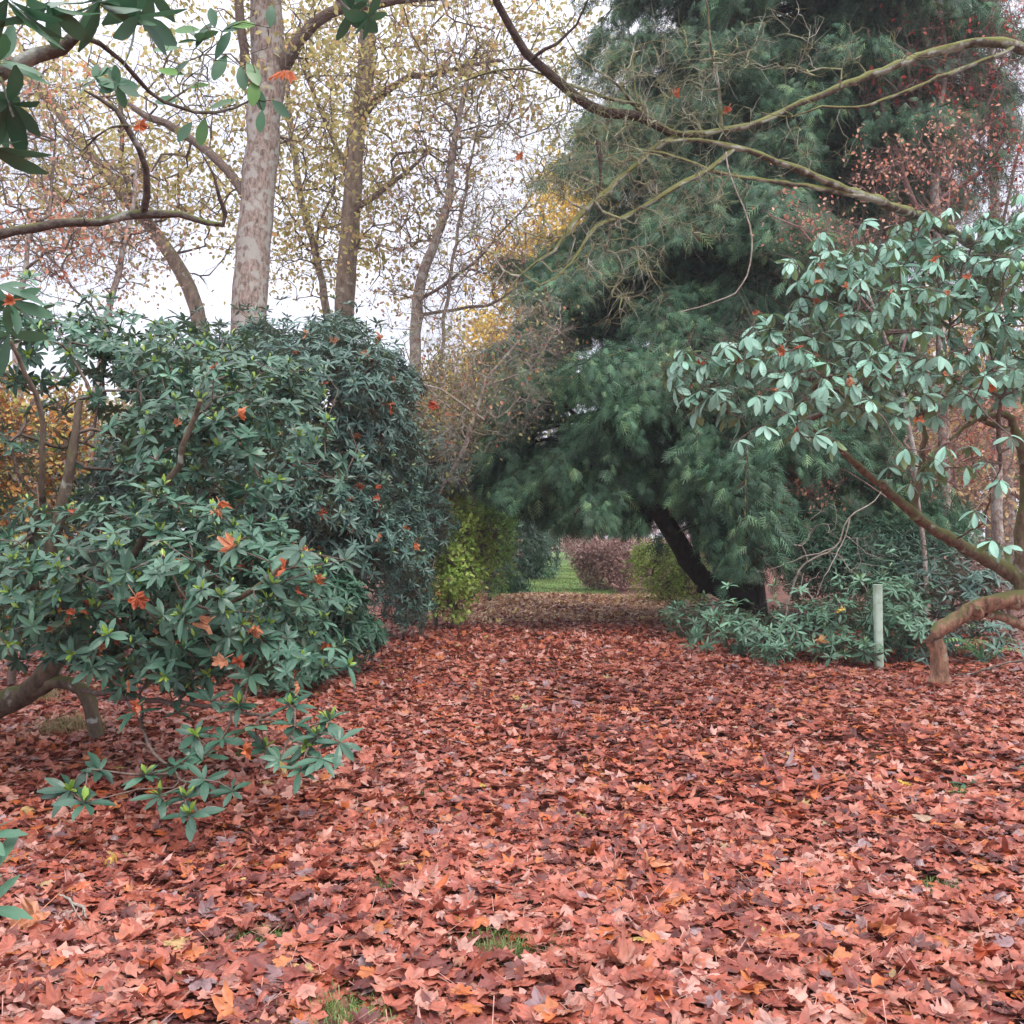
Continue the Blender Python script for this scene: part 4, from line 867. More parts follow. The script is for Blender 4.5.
low_bush('bushy rhododendron with one tall upright shoot behind the plastic tube', [blob(840, 620, 12.6, 45, 35, .6), blob(905, 625, 12.6, 55, 36, .6), blob(885, 600, 13, 45, 35, .6), blob(855, 650, 12.2, 40, 18, .4)], 330, 102,
         [(886, 545, 12.4), (888, 552, 12.4), (884, 560, 12.4), (890, 568, 12.3), (882, 576, 12.3), (888, 585, 12.2), (838, 575, 12.6), (860, 580, 12.4), (800, 590, 12.8), (815, 600, 12.8), (845, 655, 11.9)])
low_bush('darker loose rhododendron between the tube and the twisted trunk', [blob(945, 590, 13.2, 50, 48, .7), blob(975, 640, 12.6, 45, 30, .6), blob(920, 645, 12.3, 35, 22, .4)], 260, 103, mat='leaf_mass')
bush('shrub', 'dense dusky twiggy shrub behind the twisted trunk', 'shrub', [blob(985, 590, 14.5, 60, 50, .8), blob(1040, 600, 14.5, 60, 60, .8)], 900, .05, 1, M['pinkbrown'], M['twig_pink'], 104, T_SMALL, nstem=600, rt=.0035, depth=.7, rnd=(0, 1))
bush('shrub', 'tangled evergreen undergrowth bush filling the space beside the conifer', 'shrub', [blob(870, 555, 16.2, 60, 40, 1), blob(950, 570, 16, 60, 40, 1), blob(830, 570, 16, 55, 40, .8)], 1800, .12, 5, M['darkgreen'], M['twig'], 105, T_NARROW, nstem=400, rt=.004, depth=.6, rnd=(0, .7))

# ------------------------------------------------------------------ tree shelter tube
def shelter():
    c = gpt(879, 668); t = thing('tree_shelter', 'pale green upright plastic tree guard tube standing in the leaves', 'tube', c)
    top = P(877, 585, c[1]) - c; Ht = float(top[2]); lean = float(top[0])
    def ringpts(w, z, n=24):
        a = np.linspace(0, 2*pi, n, endpoint=False)+.4; r = w*(1/np.maximum(np.abs(np.cos(a)), np.abs(np.sin(a))))**.55
        return np.stack([r*np.cos(a) + lean*z/Ht, r*np.sin(a), np.full(n, z)], -1)+c
    g = Geo(); n = 24; V = []; zs = np.linspace(-.03, Ht, 9)
    for z in zs: V.append(ringpts(.050+.0012*sin(z*9), z))
    V.append(ringpts(.055, Ht+.006)); V.append(ringpts(.050, Ht+.004))
    for z in zs[::-1]: V.append(ringpts(.046, z))
    m = len(V); i = np.arange(m-1)[:, None]*n; j = np.arange(n)[None]; jn = (j+1) % n
    g.add(np.concatenate(V), np.stack([i+j, i+jn, i+n+jn, i+n+j], -1).reshape(-1, 4), .5)
    mm, nt, N, L = new_mat('tube_plastic'); b = N.new('ShaderNodeBsdfPrincipled'); b.inputs['Base Color'].default_value = (.50, .66, .56, 1); b.inputs['Roughness'].default_value = .5
    tc = N.new('ShaderNodeTexCoord'); nz = N.new('ShaderNodeTexNoise'); nz.inputs['Scale'].default_value = 9; L.new(tc.outputs['Object'], nz.inputs['Vector'])
    nz.inputs['Detail'].default_value = 6; r = ramp(N, [(.28, (.34, .44, .33)), (.42, (.54, .68, .57)), (.6, (.66, .80, .70))]); L.new(nz.outputs['Fac'], r.inputs['Fac']); L.new(r.outputs[0], b.inputs['Base Color'])
    tr = N.new('ShaderNodeBsdfTranslucent'); L.new(r.outputs[0], tr.inputs['Color']); ms = N.new('ShaderNodeMixShader'); ms.inputs[0].default_value = .35
    L.new(b.outputs[0], ms.inputs[1]); L.new(tr.outputs[0], ms.inputs[2]); o = N.new('ShaderNodeOutputMaterial'); L.new(ms.outputs[0], o.inputs['Surface'])
    g.obj('tube', mm, t, smooth=True)
shelter()

# ------------------------------------------------------------------ fern, sticks
def fern():
    rng = RNG(111); c = gpt(985, 668); t = thing('fern', 'green fern low behind the twisted trunk', 'fern', c); g = Geo(); st = Geo()
    for i in range(9):
        az = rng.uniform(0, 2*pi); L_ = rng.uniform(.45, .75); s = np.linspace(0, 1, 16)
        D = np.array([cos(az), sin(az), 0]); pts = c + D*(L_*.85*s)[:, None] + np.array([0, 0, 1.0])*(L_*(1.5*s-1.15*s*s))[:, None]
        tube(st, pts, np.linspace(.004, .001, 16), 4)
        for j in range(2, 16):
            fw = nrm((pts[j]-pts[j-1])[None])[0]; sd = nrm(np.cross(fw, [0, 0, 1.0])[None])[0]; l = .15*sin(pi*min(1, .15+s[j]*.85))**.8*L_/.6
            for sg in (-1, 1):
                leaves(g, T_NARROW, pts[j][None], (sd*sg+fw*.35)[None], np.array([[0, 0, 1.0]]), l, rng.random(1), droop=.25, wid=.75)
    st.obj('stalk', M['fern'], t); g.obj('fronds', M['fern'], t)
fern()
def stick(label, rows, seed, mat='twig', root=True):
    rng = RNG(seed); p, r = px_path(rows, .06, .006, rng)
    if root: p[:, 2] = np.maximum(p[:, 2], H(p[:, 0], p[:, 1])+r+.03)
    g = Geo(); tube(g, p, r, 7, rough=.1, rng=rng)
    gr = []
    for k in (.3, .55, .75):
        i = int(k*len(p)); d = nrm((p[min(i+1, len(p)-1)]-p[i])[None])[0]+rng.normal(0, .5, 3)*np.array([1, 1, .4]); tube(g, [p[i], p[i]+d*.12, p[i]+d*.25+(0, 0, .02)], [r[i]*.6, r[i]*.45, .002], 5)
    tag(g.obj('stick', M[mat], origin=p[0], smooth=True), label, 'stick')
stick('long thin fallen stick lying on the leaves in front of the fern', [(948, 678, 11.2, .010), (985, 670, 11.2, .012), (1010, 662, 11.3, .012), (1060, 655, 11.4, .012)], 112)
stick('short pale stick lying at an angle on the leaf carpet near the bottom corner', [(60, 905, 4.35, .006), (80, 918, 4.2, .008), (86, 925, 4.1, .005)], 113, 'twig_pale')
stick('thin bare twig lying across the leaves right of the middle', [(800, 880, 4.7, .003), (870, 893, 4.5, .003), (905, 905, 4.35, .002)], 114, 'twig_pale')

def dead_branch():
    rng = RNG(115); base = gpt(800, 640); base[1] = 14.2
    t = thing('dead_branch', 'fallen grey leafless branch fanning out in front of the conifer skirts', 'branch', P(790, 575, 14.2)*np.array([1, 1, 0]))
    sk = [px_path([(780, 640, 14.2, .02), (800, 570, 14.2, .018), (835, 548, 14.1, .016), (850, 518, 14, .014), (875, 500, 14, .011), (888, 480, 14, .007)], .1, .01, rng),
          px_path([(850, 518, 14, .012), (842, 545, 14, .01), (828, 570, 13.9, .008), (815, 600, 13.9, .005)], .1, .01, rng), px_path([(835, 548, 14, .01), (795, 560, 14, .009), (765, 572, 14, .006)], .1, .01, rng)]
    g = Geo(); tubes(g, sk, rng); c, R = blob(820, 555, 14, 75, 60, .5); tips = c+R*nrm(rng.normal(0, 1, (70, 3)))*rng.random((70, 1))**.4
    gr = grow(sk, tips, .003, rng, k=.15, seg=.1, wig=.2); tubes(g, gr, rng); twiglets(g, gr, rng, 2, .25, .002, .8)
    g.obj('twigs', M['twig_pale'], t, smooth=True)
dead_branch()

# ------------------------------------------------------------------ background trees
def bg_tree(name, label, rows, limbs, crown, ntip, leafmat, nleaf, lsize, seed, bark='bark_grey', rt=.006, twm='twig', d_add=True, tw=2, twl=.5, spread=.25, rexp=.42, sides=12, bare=1.2, wig=.16):
    """rows: trunk traced as (px, py, d, r); limbs: more traced rows; crown: blobs with tip weights"""
    rng = RNG(seed); a = P(*rows[0][:3]); base = np.array([a[0], a[1], float(H(a[0], a[1]))])
    t = thing(name, label, 'tree', base)
    r0 = rows[0][3]; nleaf = int(nleaf*(1.15 if name != 'far_tree' else 1.3)); ntip = int(ntip*1.25)
    pts = [base-(0, 0, .1), (base*0.75+a*0.25)] + [P(*r[:3]) for r in rows]; rad = [r0*1.35, r0*1.1]+[r[3] for r in rows]
    trunk = smooth_path(pts, rad, .35, .012, rng)
    g = Geo(); tube(g, *trunk, sides, rough=.07, rng=rng); g.obj('trunk', M[bark], t, smooth=True)
    sk = [trunk]+[px_path(l, .3, .02, rng) for l in limbs]
    s = Geo(); sk = [sk[0]]+[(a_, b_*.72) for a_, b_ in sk[1:]]; tubes(s, sk[1:], rng)
    tips = []; W = np.array([b[1][0]*b[1][2] for b in crown]); W = W/W.sum()
    for w, (c, R) in zip(W, crown):
        m = int(ntip*w)+1; u = nrm(rng.normal(0, 1, (m, 3)))*rng.random((m, 1))**.45; tips.append(c+R*u)
    tips = np.concatenate(tips)
    gr = grow(sk, tips, rt, rng, k=.3, seg=.35, wig=wig, rexp=rexp, attach_min=bare); tubes(s, gr, rng)
    E = twiglets(s, gr, rng, tw+1, twl, rt*.5, .7)
    s.obj('branches', M[bark if twm is None else twm], t, smooth=True)
    if nleaf:
        src = np.vstack([tips, E]) if len(E) else tips; pick = rng.choice(len(src), max(30, int(len(src)*.45)), replace=False); wt = rng.gamma(1.2, 1, len(pick)); idx = rng.choice(pick, nleaf, p=wt/wt.sum()); c = src[idx]+rng.normal(0, spread*.75, (nleaf, 3))
        f = Geo(); Y = nrm(rng.normal(0, 1, (nleaf, 3))-np.array([0, 0, .5])); leaves(f, T_SMALL, c, Y, rng.normal(0, .6, (nleaf, 3))+np.array([0, -.4, .6]), lsize*rng.uniform(.6, 1.3, nleaf), rng.random(nleaf), droop=.1)
        f.obj('crown', M[leafmat], t)
    return t

bg_tree('maple_tree', 'thick pale grey-barked trunk rising behind the dark rhododendron bank, the stoutest here',
        [(246, 420, 17, .34), (250, 310, 17, .31), (258, 200, 17, .30), (264, 120, 17, .30), (268, 60, 17, .31), (266, 0, 17, .28), (262, -90, 17, .24), (262, -220, 17, .2)],
        [[(275, 75, 17, .2), (300, 40, 16.8, .15), (330, 12, 16.6, .12), (375, 4, 16.5, .11), (420, -2, 16.4, .09), (500, -20, 16.2, .07)], [(250, 205, 17, .14), (228, 170, 17.2, .12), (195, 140, 17.4, .11), (165, 125, 17.6, .10), (130, 105, 17.8, .07), (90, 60, 18, .04)],
         [(262, 100, 17, .10), (244, 70, 16.8, .11), (240, 0, 16.6, .10), (236, -80, 16.5, .08)]],
        [blob(300, 40, 17, 200, 110, 2.5), blob(160, 130, 17.5, 130, 110, 2), blob(400, -20, 16.5, 160, 90, 2), blob(260, -150, 17, 260, 150, 3)], 620, 'thinleaf', 5200, .10, 121, tw=2)
bg_tree('oak_tree', 'slender mossy-limbed tree with yellowing leaves, next right of the stoutest grey trunk',
        [(344, 400, 22, .22), (345, 300, 22, .21), (352, 200, 22, .20), (356, 130, 22, .19), (366, 70, 22, .17), (368, 0, 22, .15), (370, -100, 22, .1)],
        [[(346, 225, 22, .11), (362, 205, 21.8, .10), (390, 185, 21.6, .08), (420, 160, 21.5, .05)], [(356, 125, 22, .13), (375, 100, 21.8, .12), (400, 80, 21.6, .10), (440, 72, 21.4, .08), (500, 60, 21.2, .05)], [(350, 180, 22, .08), (325, 120, 22, .06), (300, 60, 22, .04)]],
        [blob(380, 130, 22, 110, 120, 2.5), blob(440, 60, 21.5, 110, 90, 2.5), blob(330, 60, 22.5, 100, 100, 2.5), blob(370, 240, 22, 90, 60, 2), blob(545, 60, 22, 75, 90, 2), blob(400, -80, 22, 150, 80, 3)], 850, 'thinleaf', 8000, .12, 122, bark='bg_bark')
bg_tree('oak_tree', 'leaning mossy tree trunk slanting up towards the top corner, behind the lichened branch',
        [(215, 420, 20, .15), (196, 310, 20, .14), (175, 260, 20, .13), (140, 215, 20, .12), (110, 180, 20, .105), (80, 140, 20.2, .09), (40, 90, 20.5, .1), (-10, 40, 21, .07)],
        [[(165, 245, 20, .09), (125, 180, 19.6, .07), (120, 100, 19.5, .05)], [(110, 182, 20, .06), (70, 200, 19.8, .05), (20, 210, 19.7, .03)]],
        [blob(110, 150, 20, 150, 100, 2.5), blob(60, 220, 20, 110, 80, 2.2), blob(180, 200, 20.5, 90, 90, 2), blob(20, 60, 21, 120, 90, 2.5)], 650, 'thinleaf', 5200, .11, 123, bark='bg_bark')
bg_tree('slim_tree', 'thin dark stem forking upward between the stout grey trunk and its slender neighbour',
        [(336, 400, 24, .10), (325, 300, 24, .09), (312, 240, 24, .08), (300, 190, 24, .075), (290, 120, 24, .06), (285, 40, 24, .04)],
        [[(322, 290, 24, .06), (318, 230, 24, .05), (335, 180, 24, .04), (330, 100, 24, .03)]], [blob(310, 160, 24, 80, 120, 2), blob(300, 240, 24, 70, 60, 1.8)], 420, 'thinleaf', 3200, .11, 124, rt=.006)
bg_tree('slim_tree', 'pinkish bare twiggy tree with slanting stems above the end of the dark bank',
        [(415, 420, 20, .12), (418, 300, 20, .11), (432, 250, 20, .09), (448, 200, 20, .08), (455, 140, 20, .06), (470, 60, 20.2, .04)],
        [[(440, 380, 19, .05), (444, 320, 19, .05), (452, 260, 19, .045), (465, 190, 19, .04), (480, 120, 19, .025)], [(418, 300, 20, .05), (460, 275, 19.8, .045), (495, 240, 19.6, .035), (530, 200, 19.5, .02)], [(420, 315, 20, .05), (500, 300, 19.5, .035), (560, 250, 19.2, .02)]],
        [blob(450, 200, 20, 90, 110, 2), blob(500, 260, 19.5, 60, 60, 1.5), blob(430, 300, 19.8, 70, 35, 1.5), blob(470, 80, 20, 90, 80, 2)], 900, 'thinleaf_pink', 2200, .08, 125, bark='bark_grey', rt=.005, twm='twig', tw=3)
bg_tree('slim_tree', 'low twiggy russet-leaved tree against the white sky at the frame edge',
        [(95, 420, 16, .07), (105, 330, 16, .06), (118, 270, 16, .05), (130, 220, 16, .04), (140, 150, 16, .025)], [[(104, 330, 16, .03), (60, 270, 16, .03), (20, 230, 16, .02)]],
        [blob(60, 250, 16, 95, 60, 1.5), blob(120, 230, 16, 60, 70, 1.2), blob(20, 150, 16, 70, 90, 1.4)], 420, 'thinleaf_pink', 1500, .07, 126, rt=.004, tw=3)
bg_tree('acer_tree', 'small red-leaved maple above the near rhododendron at the frame edge',
        [(20, 420, 13.5, .06), (15, 330, 13.5, .05), (25, 270, 13.5, .035), (30, 220, 13.5, .02)], [], [blob(35, 245, 13.5, 75, 35, .9), blob(90, 235, 13.8, 40, 18, .6), blob(10, 100, 13.6, 70, 45, .8)], 240, 'salmon', 620, .075, 127, rt=.003, spread=.10)
bg_tree('yellow_tree', 'bright yellow autumn tree glowing behind the conifer, above the far end of the walk',
        [(530, 480, 42, .25), (528, 380, 42, .22), (535, 280, 42, .16), (540, 220, 42, .08)], [], [blob(535, 285, 42, 55, 70, 3), blob(500, 350, 42, 50, 40, 2.5), blob(580, 200, 43, 45, 50, 2.5), blob(470, 400, 40, 50, 40, 2.5), blob(560, 250, 42, 40, 50, 2.5)], 520, 'yellowtree', 11000, .20, 128, rt=.010, spread=.5)
bg_tree('yellow_tree', 'golden tree seen in glints through gaps at the conifer edge',
        [(860, 480, 36, .2), (850, 300, 36, .15), (845, 200, 36, .08)], [], [blob(860, 150, 36, 60, 45, 2), blob(800, 130, 36, 60, 40, 2), blob(920, 400, 34, 70, 60, 2), blob(960, 330, 35, 60, 60, 2), blob(730, 420, 38, 50, 40, 2)], 420, 'yellowtree', 6000, .17, 129, rt=.010, spread=.5)
bg_tree('acer_tree', 'delicate salmon-leaved maple layered beneath the mossy branch',
        [(925, 560, 14.5, .035), (905, 400, 14.5, .03), (870, 300, 14.5, .026), (850, 240, 14.5, .02)],
        [[(880, 320, 14.5, .03), (840, 270, 14, .025), (800, 230, 13.8, .02), (770, 215, 13.6, .01)], [(890, 380, 14.5, .03), (940, 260, 14.5, .025), (950, 180, 14.5, .015)], [(918, 510, 14.5, .018), (885, 498, 14.6, .014), (845, 470, 14.8, .010), (800, 474, 15, .006)]],
        [blob(805, 222, 13.8, 50, 16, .7), blob(960, 450, 15, 60, 50, .8), blob(840, 240, 14, 45, 20, .7), blob(890, 170, 14.5, 40, 26, .8), blob(945, 150, 14.6, 40, 35, .8), blob(930, 210, 14.5, 45, 25, .8), blob(800, 480, 15, 45, 25, .5), blob(985, 400, 14.5, 60, 60, 1.)], 900, 'salmon', 1900, .06, 130, rt=.003, spread=.13, tw=3, twl=.25, twm='twig_pink')
bg_tree('acer_tree', 'red-leaved maple with slender upright stems by the top right sky gap',
        [(945, 560, 17, .10), (942, 400, 17, .09), (938, 250, 17, .085), (935, 150, 17, .07), (945, 80, 17, .05), (940, 0, 17, .04), (935, -80, 17, .03)],
        [[(940, 260, 17, .06), (905, 180, 17, .06), (880, 100, 17, .05), (868, 30, 17, .03)], [(944, 180, 17, .04), (985, 110, 17, .03), (1010, 40, 17, .02)], [(938, 200, 17, .04), (980, 170, 17, .03), (1030, 130, 17, .02)]],
        [blob(960, 120, 17, 60, 80, 1.5), blob(1010, 170, 17, 60, 60, 1.5), blob(900, 90, 17, 50, 60, 1.5), blob(990, 40, 17, 70, 60, 1.5)], 700, 'redacer', 1300, .075, 131, rt=.004, tw=3, spread=.12, bark='bark_grey', twm='twig_pink')
bg_tree('slim_tree', 'straight grey pole-like tree standing behind the red maple',
        [(998, 560, 22, .12), (996, 400, 22, .12), (994, 200, 22, .11), (992, 60, 22, .10), (1000, -60, 22, .08)], [[(996, 250, 22, .05), (1020, 150, 22, .04), (1040, 80, 22, .03)]],
        [blob(1000, 100, 22, 80, 110, 2), blob(1040, 250, 22, 60, 80, 2), blob(960, 300, 22, 70, 60, 1.5)], 500, 'thinleaf_pink', 1500, .09, 132, rt=.006, tw=3)
bg_tree('oak_tree', 'pinkish brown autumn tree filling the space behind the pale rhododendron',
        [(1010, 560, 26, .2), (1000, 420, 26, .17), (985, 300, 26, .12), (980, 220, 26, .08)], [[(1000, 430, 26, .08), (920, 360, 26, .06), (880, 300, 26, .03)], [(1005, 450, 26, .08), (1060, 380, 26, .05)]],
        [blob(940, 380, 26, 110, 90, 3), blob(1030, 400, 26, 90, 120, 3), blob(900, 470, 26, 80, 50, 2), blob(980, 500, 26, 90, 60, 2)], 1000, 'thinleaf_peach', 5200, .14, 133, rt=.007, tw=3, bare=.5, twm='twig_pink')

# a line of distant trees that closes the view on both sides of the walk
rng = RNG(140)
DT = [(-60, 46, 'olive', 'round-topped olive and russet tree, first in the far line from the frame edge'), (60, 52, 'thinleaf', 'thin yellow-green tree in the far line behind the beech'), (170, 48, 'olive', 'broad russet tree in the far line behind the leaning trunk'),
      (290, 54, 'thinleaf', 'pale yellow tree in the far line behind the stout grey trunk'), (400, 50, 'olive', 'olive tree in the far line behind the end of the dark bank'), (500, 58, 'thinleaf', 'soft yellow-green tree in the far line left of the conifer'),
      (640, 60, 'darkgreen', 'dark evergreen in the far line hidden behind the conifer'), (780, 52, 'olive', 'brownish tree in the far line behind the conifer trunk'), (880, 50, 'thinleaf_pink', 'rosy brown tree in the far line behind the salmon maple'), (990, 46, 'olive', 'olive tree in the far line behind the twisted trunk'), (1110, 44, 'thinleaf_pink', 'dusky tree in the far line past the frame edge')]
for k, (px, d, mt, lab) in enumerate(DT):
    hz = {0: 400, 1: 410, 2: 400, 3: 400, 4: 390, 5: 400}.get(k, 400)
    bg_tree('far_tree', lab, [(px, 530, d, .2), (px+5, 470, d, .17), (px, hz+20, d, .1)], [], [blob(px, hz+40, d, 75, 55, 4), blob(px+20, 490, d-1, 75, 50, 3), blob(px-30, 470, d+1, 60, 60, 3)], 260, mt, 6500, .24, 150+k, rt=.012, tw=2, twl=1.0, spread=.6, sides=8)
for k, (px, d, mt, lab) in enumerate([(610, 76, 'midgreen', 'far green bush closing the end of the grass walk, right side'), (520, 74, 'olive', 'far brownish bush closing the end of the grass walk, left side'), (560, 96, 'darkgreen', 'furthest dark hedge-like bush across the end of the walk')]):
    bush('shrub', lab, 'shrub', [blob(px, 515, d, 45, 30, 3), blob(px+15, 500, d+1, 35, 30, 3)], 2600, .28, 1, M[mt], M['twig'], 170+k, T_SMALL, nstem=80, rt=.01, rnd=(0, 1), depth=.5)

bg_tree('slim_tree', 'lichened twiggy small tree with few russet leaves between the dark bank and the conifer',
        [(405, 600, 15.9, .025), (430, 510, 15.5, .022), (468, 440, 15, .022), (488, 380, 15, .024), (520, 340, 15, .014)], [[(484, 420, 15, .03), (440, 390, 14.8, .025), (400, 380, 14.6, .015)], [(488, 385, 15, .02), (530, 370, 14.8, .018), (555, 330, 14.6, .012)]],
        [blob(480, 390, 15, 75, 60, .9), blob(440, 340, 15, 45, 40, .7), blob(530, 330, 14.8, 45, 50, .7), blob(455, 450, 15, 30, 35, .6)], 620, 'olive', 900, .06, 134, rt=.003, tw=4, twl=.3, twm='twig_pale', spread=.1, bare=.8)

# ------------------------------------------------------------------ maple leaves caught in the bushes
def caught_leaf(p, size, seed, label, group=None, rv=None, name='maple_leaf', face=None):
    rng = RNG(seed); g = Geo(); Y = nrm(rng.normal(0, 1, (1, 3))+np.array([0, 0, -.4])); Z = (rng.normal(0, .5, (1, 3))+np.array([0, -.8, .8])) if face is None else np.array([face], float)
    leaves(g, T_MAPLE_HI, np.array([p], float), Y, Z, size, rng.uniform(0, .85) if rv is None else rv, crumple=.55, rng=rng)
    s = nrm(np.cross(Y, Z)); q = np.array(p)-Y[0]*size*.55; w = s[0]*.002; g.add([p-w, p+w, q+w, q-w], [[0, 1, 2, 3]], .6)
    return tag(g.obj(name, M['caught'], origin=p), label, 'leaf', group)
special = [((285, 72, 3.0), .105, 'large orange-brown leaf hanging in front of the stout grey trunk', .35), ((520, 155, 6.6), .10, 'single orange leaf on the bare twigs between yellow tree and tangle', .5), ((675, 93, 6.9), .09, 'small red leaf on the overhead tangle, above the mossy fork', .1),
           ((728, 108, 7.0), .09, 'red leaf stuck beside the upright stub of the mossy branch', .05), ((435, 405, 12.0), .20, 'cluster-like bright red leaf at the edge of the dark bank', 0), ((240, 414, 6.2), .12, 'bright orange leaf high on the near rhododendron', .4), ((232, 545, 5.2), .15, 'golden orange leaf caught beside a green shoot tip', .6),
           ((283, 568, 5.3), .15, 'red and orange leaf hanging from the outer shoot near the path', .2), ((137, 598, 5.3), .15, 'deep orange-red leaf low in the near rhododendron', .1), ((137, 706, 5.5), .14, 'red-orange leaf lying on the lowest shoot over the carpet', .15), ((128, 688, 5.6), .10, 'smaller orange leaf just above the red-orange one on the lowest shoot', .6),
           ((245, 750, 5.2), .13, 'rusty leaf resting on the trailing shoot near the carpet', .3), ((208, 625, 5.4), .15, 'peach coloured leaf in the middle of a pale-tipped shoot', .8), ((255, 628, 5.4), .12, 'orange leaf cupped in the shoot tip above the path edge', .5), ((222, 660, 5.35), .13, 'pink-orange leaf on the lower pale-tipped shoot', .75),
           ((298, 684, 5.3), .11, 'pinkish leaf on the shoot hanging over the path edge', .7), ((842, 609, 12.1), .16, 'yellow leaf caught on a twig left of the plastic tube', 1.0), ((822, 642, 12.0), .18, 'pale fallen leaf propped at the edge of the carpet, left of the tube', .85), ((763, 493, 16.5), .30, 'vivid orange-red leaf on the conifer skirt', .1),
           ((785, 498, 16.5), .24, 'paler orange leaf beside the vivid one on the conifer skirt', .5), ((918, 420, 7.9), .13, 'orange leaf among the pale rhododendron twigs', .4), ((992, 385, 8), .11, 'orange leaf high in the pale rhododendron near the frame edge', .3), ((855, 385, 8), .10, 'yellow-orange leaf between pale rhododendron whorls', .9),
           ((765, 508, 16.8), .2, 'dull red leaf just below the vivid one on the conifer', .0), ((672, 510, 17.0), .16, 'pinkish leaf on the conifer beside its curving limb', .8), ((12, 300, 2.85), .05, 'small brown-orange leaf in the dark whorl at the frame edge', .3),
           ((140, 125, 3.7), .08, 'bright orange leaf stuck where the curving lichened branch bends', .45), ((85, 66, 3.0), .035, 'tiny yellow leaf near the top corner twigs', .9)]
for k, (a, s, lab, rv) in enumerate(special): caught_leaf(P(*a), s, 300+k, lab, rv=rv)
flo = [((905, 795, 0), .12, 'clear yellow leaf lying on the carpet near the seedling', 1.0), ((890, 948, 0), .16, 'glowing orange leaf curled up near the bottom corner', .5), ((985, 968, 0), .17, 'deep red leaf lying flat near the bottom corner', .0), ((650, 880, 0), .17, 'orange leaf on the carpet below the middle', .6),
       ((372, 862, 0), .15, 'amber leaf lying in the carpet left of the middle', .7), ((150, 985, 0), .17, 'orange-red leaf by the bottom edge', .2), ((112, 870, 0), .10, 'small yellow-orange leaf on the shaded leaves', .95), ((95, 770, 0), .17, 'fresh orange leaf lying near the pale grass tussock', .35),
       ((600, 722, 0), .15, 'orange leaf in the middle of the path', .5), ((35, 935, 0), .24, 'very large pinkish leaf flat near the bottom corner', .75)]
for k, (a, s, lab, rv) in enumerate(flo):
    c = gpt(a[0], a[1]); c[2] += .075; caught_leaf(c, s, 400+k, lab, rv=rv, name='fallen_leaf', face=(.15, -.35, 1.0))
rng = RNG(500)
k = 0
def scatter(cands, n, s0, s1, lab, grp, cond):
    global k
    q = cands-CAM; yy = q@FWD; ix = 512+F*(q@RGT)/yy; iy = 512-F*(q@UPV)/yy
    ok = np.nonzero(cond(ix, iy, yy))[0]; ok = ok[np.argsort(yy[ok])][:max(n*4, len(ok)//3)]; ch = rng.choice(ok, min(n, len(ok)), replace=False)
    for i in ch:
        k += 1; d = nrm((CAM-cands[i])[None])[0]; caught_leaf(cands[i]+d*.03+np.array([0, 0, .01]), rng.uniform(s0, s1), 600+k, lab, grp)
scatter(NEARC, 75, .06, .12, 'orange maple leaf caught among the leaves of the near rhododendron', 'maple leaves caught in the near rhododendron', lambda x, y, d: (x > 5) & (x < 330) & (y > 330) & (y < 690))
scatter(BANKP, 110, .10, .18, 'orange maple leaf caught on the tall dark rhododendron bank', 'maple leaves caught on the dark bank', lambda x, y, d: (x > 240) & (x < 450) & (y > 320) & (y < 620) & (d < 13.2))
scatter(PALEC, 30, .06, .10, 'brown-orange maple leaf caught among the pale rhododendron branches', 'maple leaves caught in the pale rhododendron', lambda x, y, d: (x > 690) & (x < 1020) & (y > 250) & (y < 560))

# ------------------------------------------------------------------ light
def haze():
    x0, x1, y0, y1, z0, z1 = -60, 60, -30, 130, -1.2, 32
    g = Geo(); V = [(x, y, z) for z in (z0, z1) for y in (y0, y1) for x in (x0, x1)]
    g.add(V, [[0, 2, 3, 1], [4, 5, 7, 6], [0, 1, 5, 4], [2, 6, 7, 3], [0, 4, 6, 2], [1, 3, 7, 5]], .5)
    m, nt, N_, L_ = new_mat('haze'); v = N_.new('ShaderNodeVolumePrincipled'); v.inputs['Density'].default_value = HAZE; v.inputs['Color'].default_value = (.93, .96, 1, 1); v.inputs['Anisotropy'].default_value = .2
    o_ = N_.new('ShaderNodeOutputMaterial'); L_.new(v.outputs[0], o_.inputs['Volume'])
    tag(g.obj('haze', m), 'thin pale haze added to lift the dark tones with distance', 'haze', kind='stuff')
HAZE = 0.0012  # thin volume added to lift the blacks of distant foliage
haze()
w = bpy.data.worlds.new('World'); SC.world = w; w.use_nodes = True; N = w.node_tree.nodes; L = w.node_tree.links; N.clear()
EL, ROT = radians(48), radians(150)
sky = N.new('ShaderNodeTexSky'); sky.sky_type = 'NISHITA'; sky.sun_disc = False; sky.sun_elevation = EL; sky.sun_rotation = ROT; sky.air_density = 1.0; sky.dust_density = 2.5
tc = N.new('ShaderNodeTexCoord'); nz = N.new('ShaderNodeTexNoise'); nz.inputs['Scale'].default_value = 2.2; nz.inputs['Detail'].default_value = 5
mp = N.new('ShaderNodeMapping'); mp.inputs['Scale'].default_value = (1, 1, 2.5); L.new(tc.outputs['Generated'], mp.inputs['Vector']); L.new(mp.outputs[0], nz.inputs['Vector'])
mr = N.new('ShaderNodeMapRange'); mr.inputs['From Min'].default_value = .35; mr.inputs['From Max'].default_value = .6; mr.inputs['To Min'].default_value = .80; mr.inputs['To Max'].default_value = 1.0
L.new(nz.outputs['Fac'], mr.inputs['Value'])
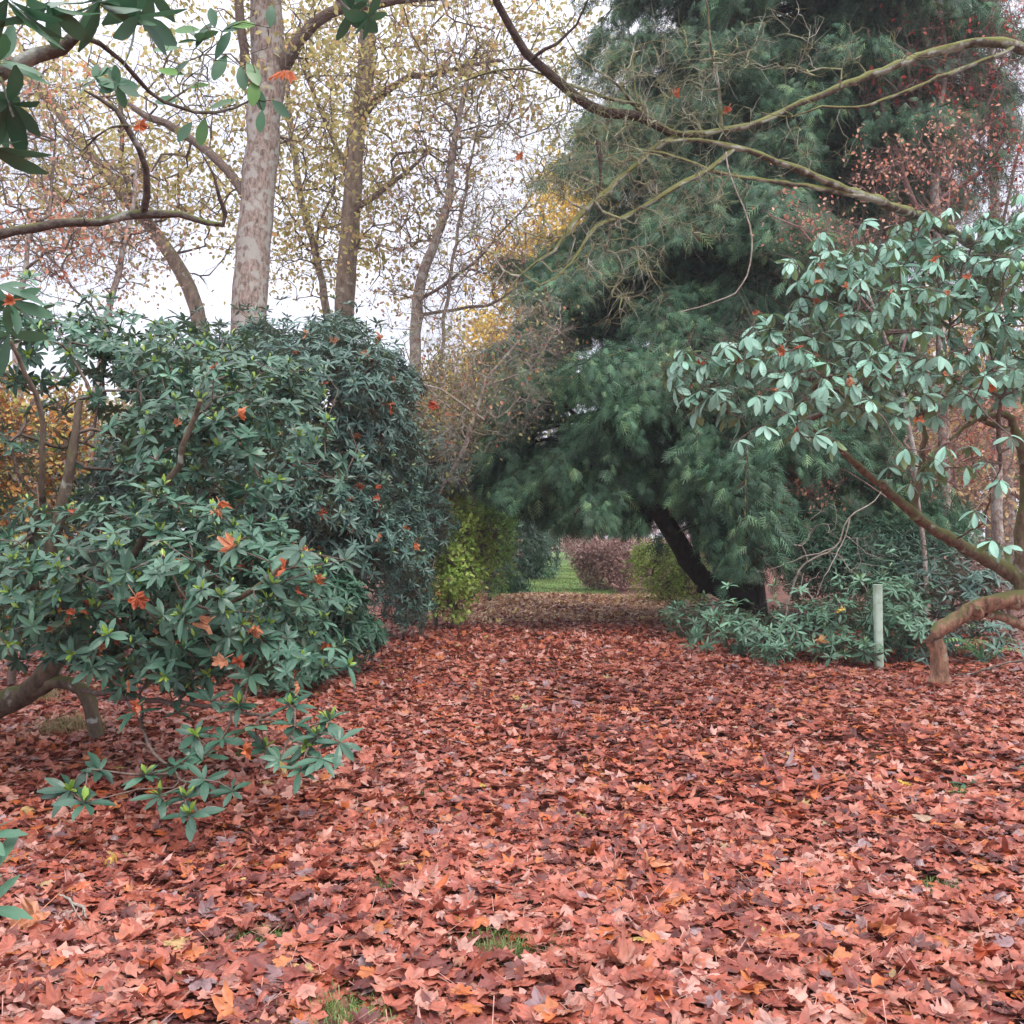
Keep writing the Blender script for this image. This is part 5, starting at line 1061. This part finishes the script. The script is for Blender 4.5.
mx = N.new('ShaderNodeMix'); mx.data_type = 'RGBA'; L.new(mr.outputs[0], mx.inputs['Factor']); L.new(sky.outputs[0], mx.inputs['A']); 
sx = N.new('ShaderNodeSeparateXYZ'); L.new(tc.outputs['Generated'], sx.inputs[0])
zr = N.new('ShaderNodeMapRange'); zr.interpolation_type = 'SMOOTHSTEP'; zr.inputs['From Min'].default_value = .25; zr.inputs['From Max'].default_value = .95; L.new(sx.outputs['Z'], zr.inputs['Value'])
cm = N.new('ShaderNodeMix'); cm.data_type = 'RGBA'; L.new(zr.outputs[0], cm.inputs['Factor']); cm.inputs['A'].default_value = (5.7, 5.85, 6.8, 1); cm.inputs['B'].default_value = (14.0, 13.6, 14.2, 1)
L.new(cm.outputs['Result'], mx.inputs['B'])
bg = N.new('ShaderNodeBackground'); bg.inputs['Strength'].default_value = .10; L.new(mx.outputs['Result'], bg.inputs['Color'])
o = N.new('ShaderNodeOutputWorld'); L.new(bg.outputs[0], o.inputs['Surface'])
sd = bpy.data.lights.new('sun', 'SUN'); sd.energy = 1.2; sd.angle = radians(20); sd.color = (1, .95, .88)
so = bpy.data.objects.new('sun', sd); COL.objects.link(so)
# same direction as the sky's sun
v = np.array([sin(ROT)*cos(EL), cos(ROT)*cos(EL), sin(EL)])
from mathutils import Vector
so.rotation_euler = Vector((-v[0], -v[1], -v[2])).to_track_quat('-Z', 'Y').to_euler()
so.location = (0, 0, 30)

cam = bpy.data.cameras.new('camera'); cam.sensor_width = 36; cam.lens = 36*F/1024; cam.clip_end = 2000; cam.clip_start = .05
co = bpy.data.objects.new('camera', cam); COL.objects.link(co); co.location = tuple(CAM); co.rotation_euler = (pi/2-PITCH, 0, 0); SC.camera = co
SC.view_settings.view_transform = 'Standard'; SC.view_settings.look = 'None'; SC.view_settings.exposure = 1.16; SC.view_settings.gamma = 1
SC.cycles.volume_bounces = 0; SC.cycles.max_bounces = 6; SC.cycles.diffuse_bounces = 4; SC.cycles.glossy_bounces = 2; SC.cycles.transmission_bounces = 3; SC.cycles.transparent_max_bounces = 4
SC.cycles.sample_clamp_indirect = 6
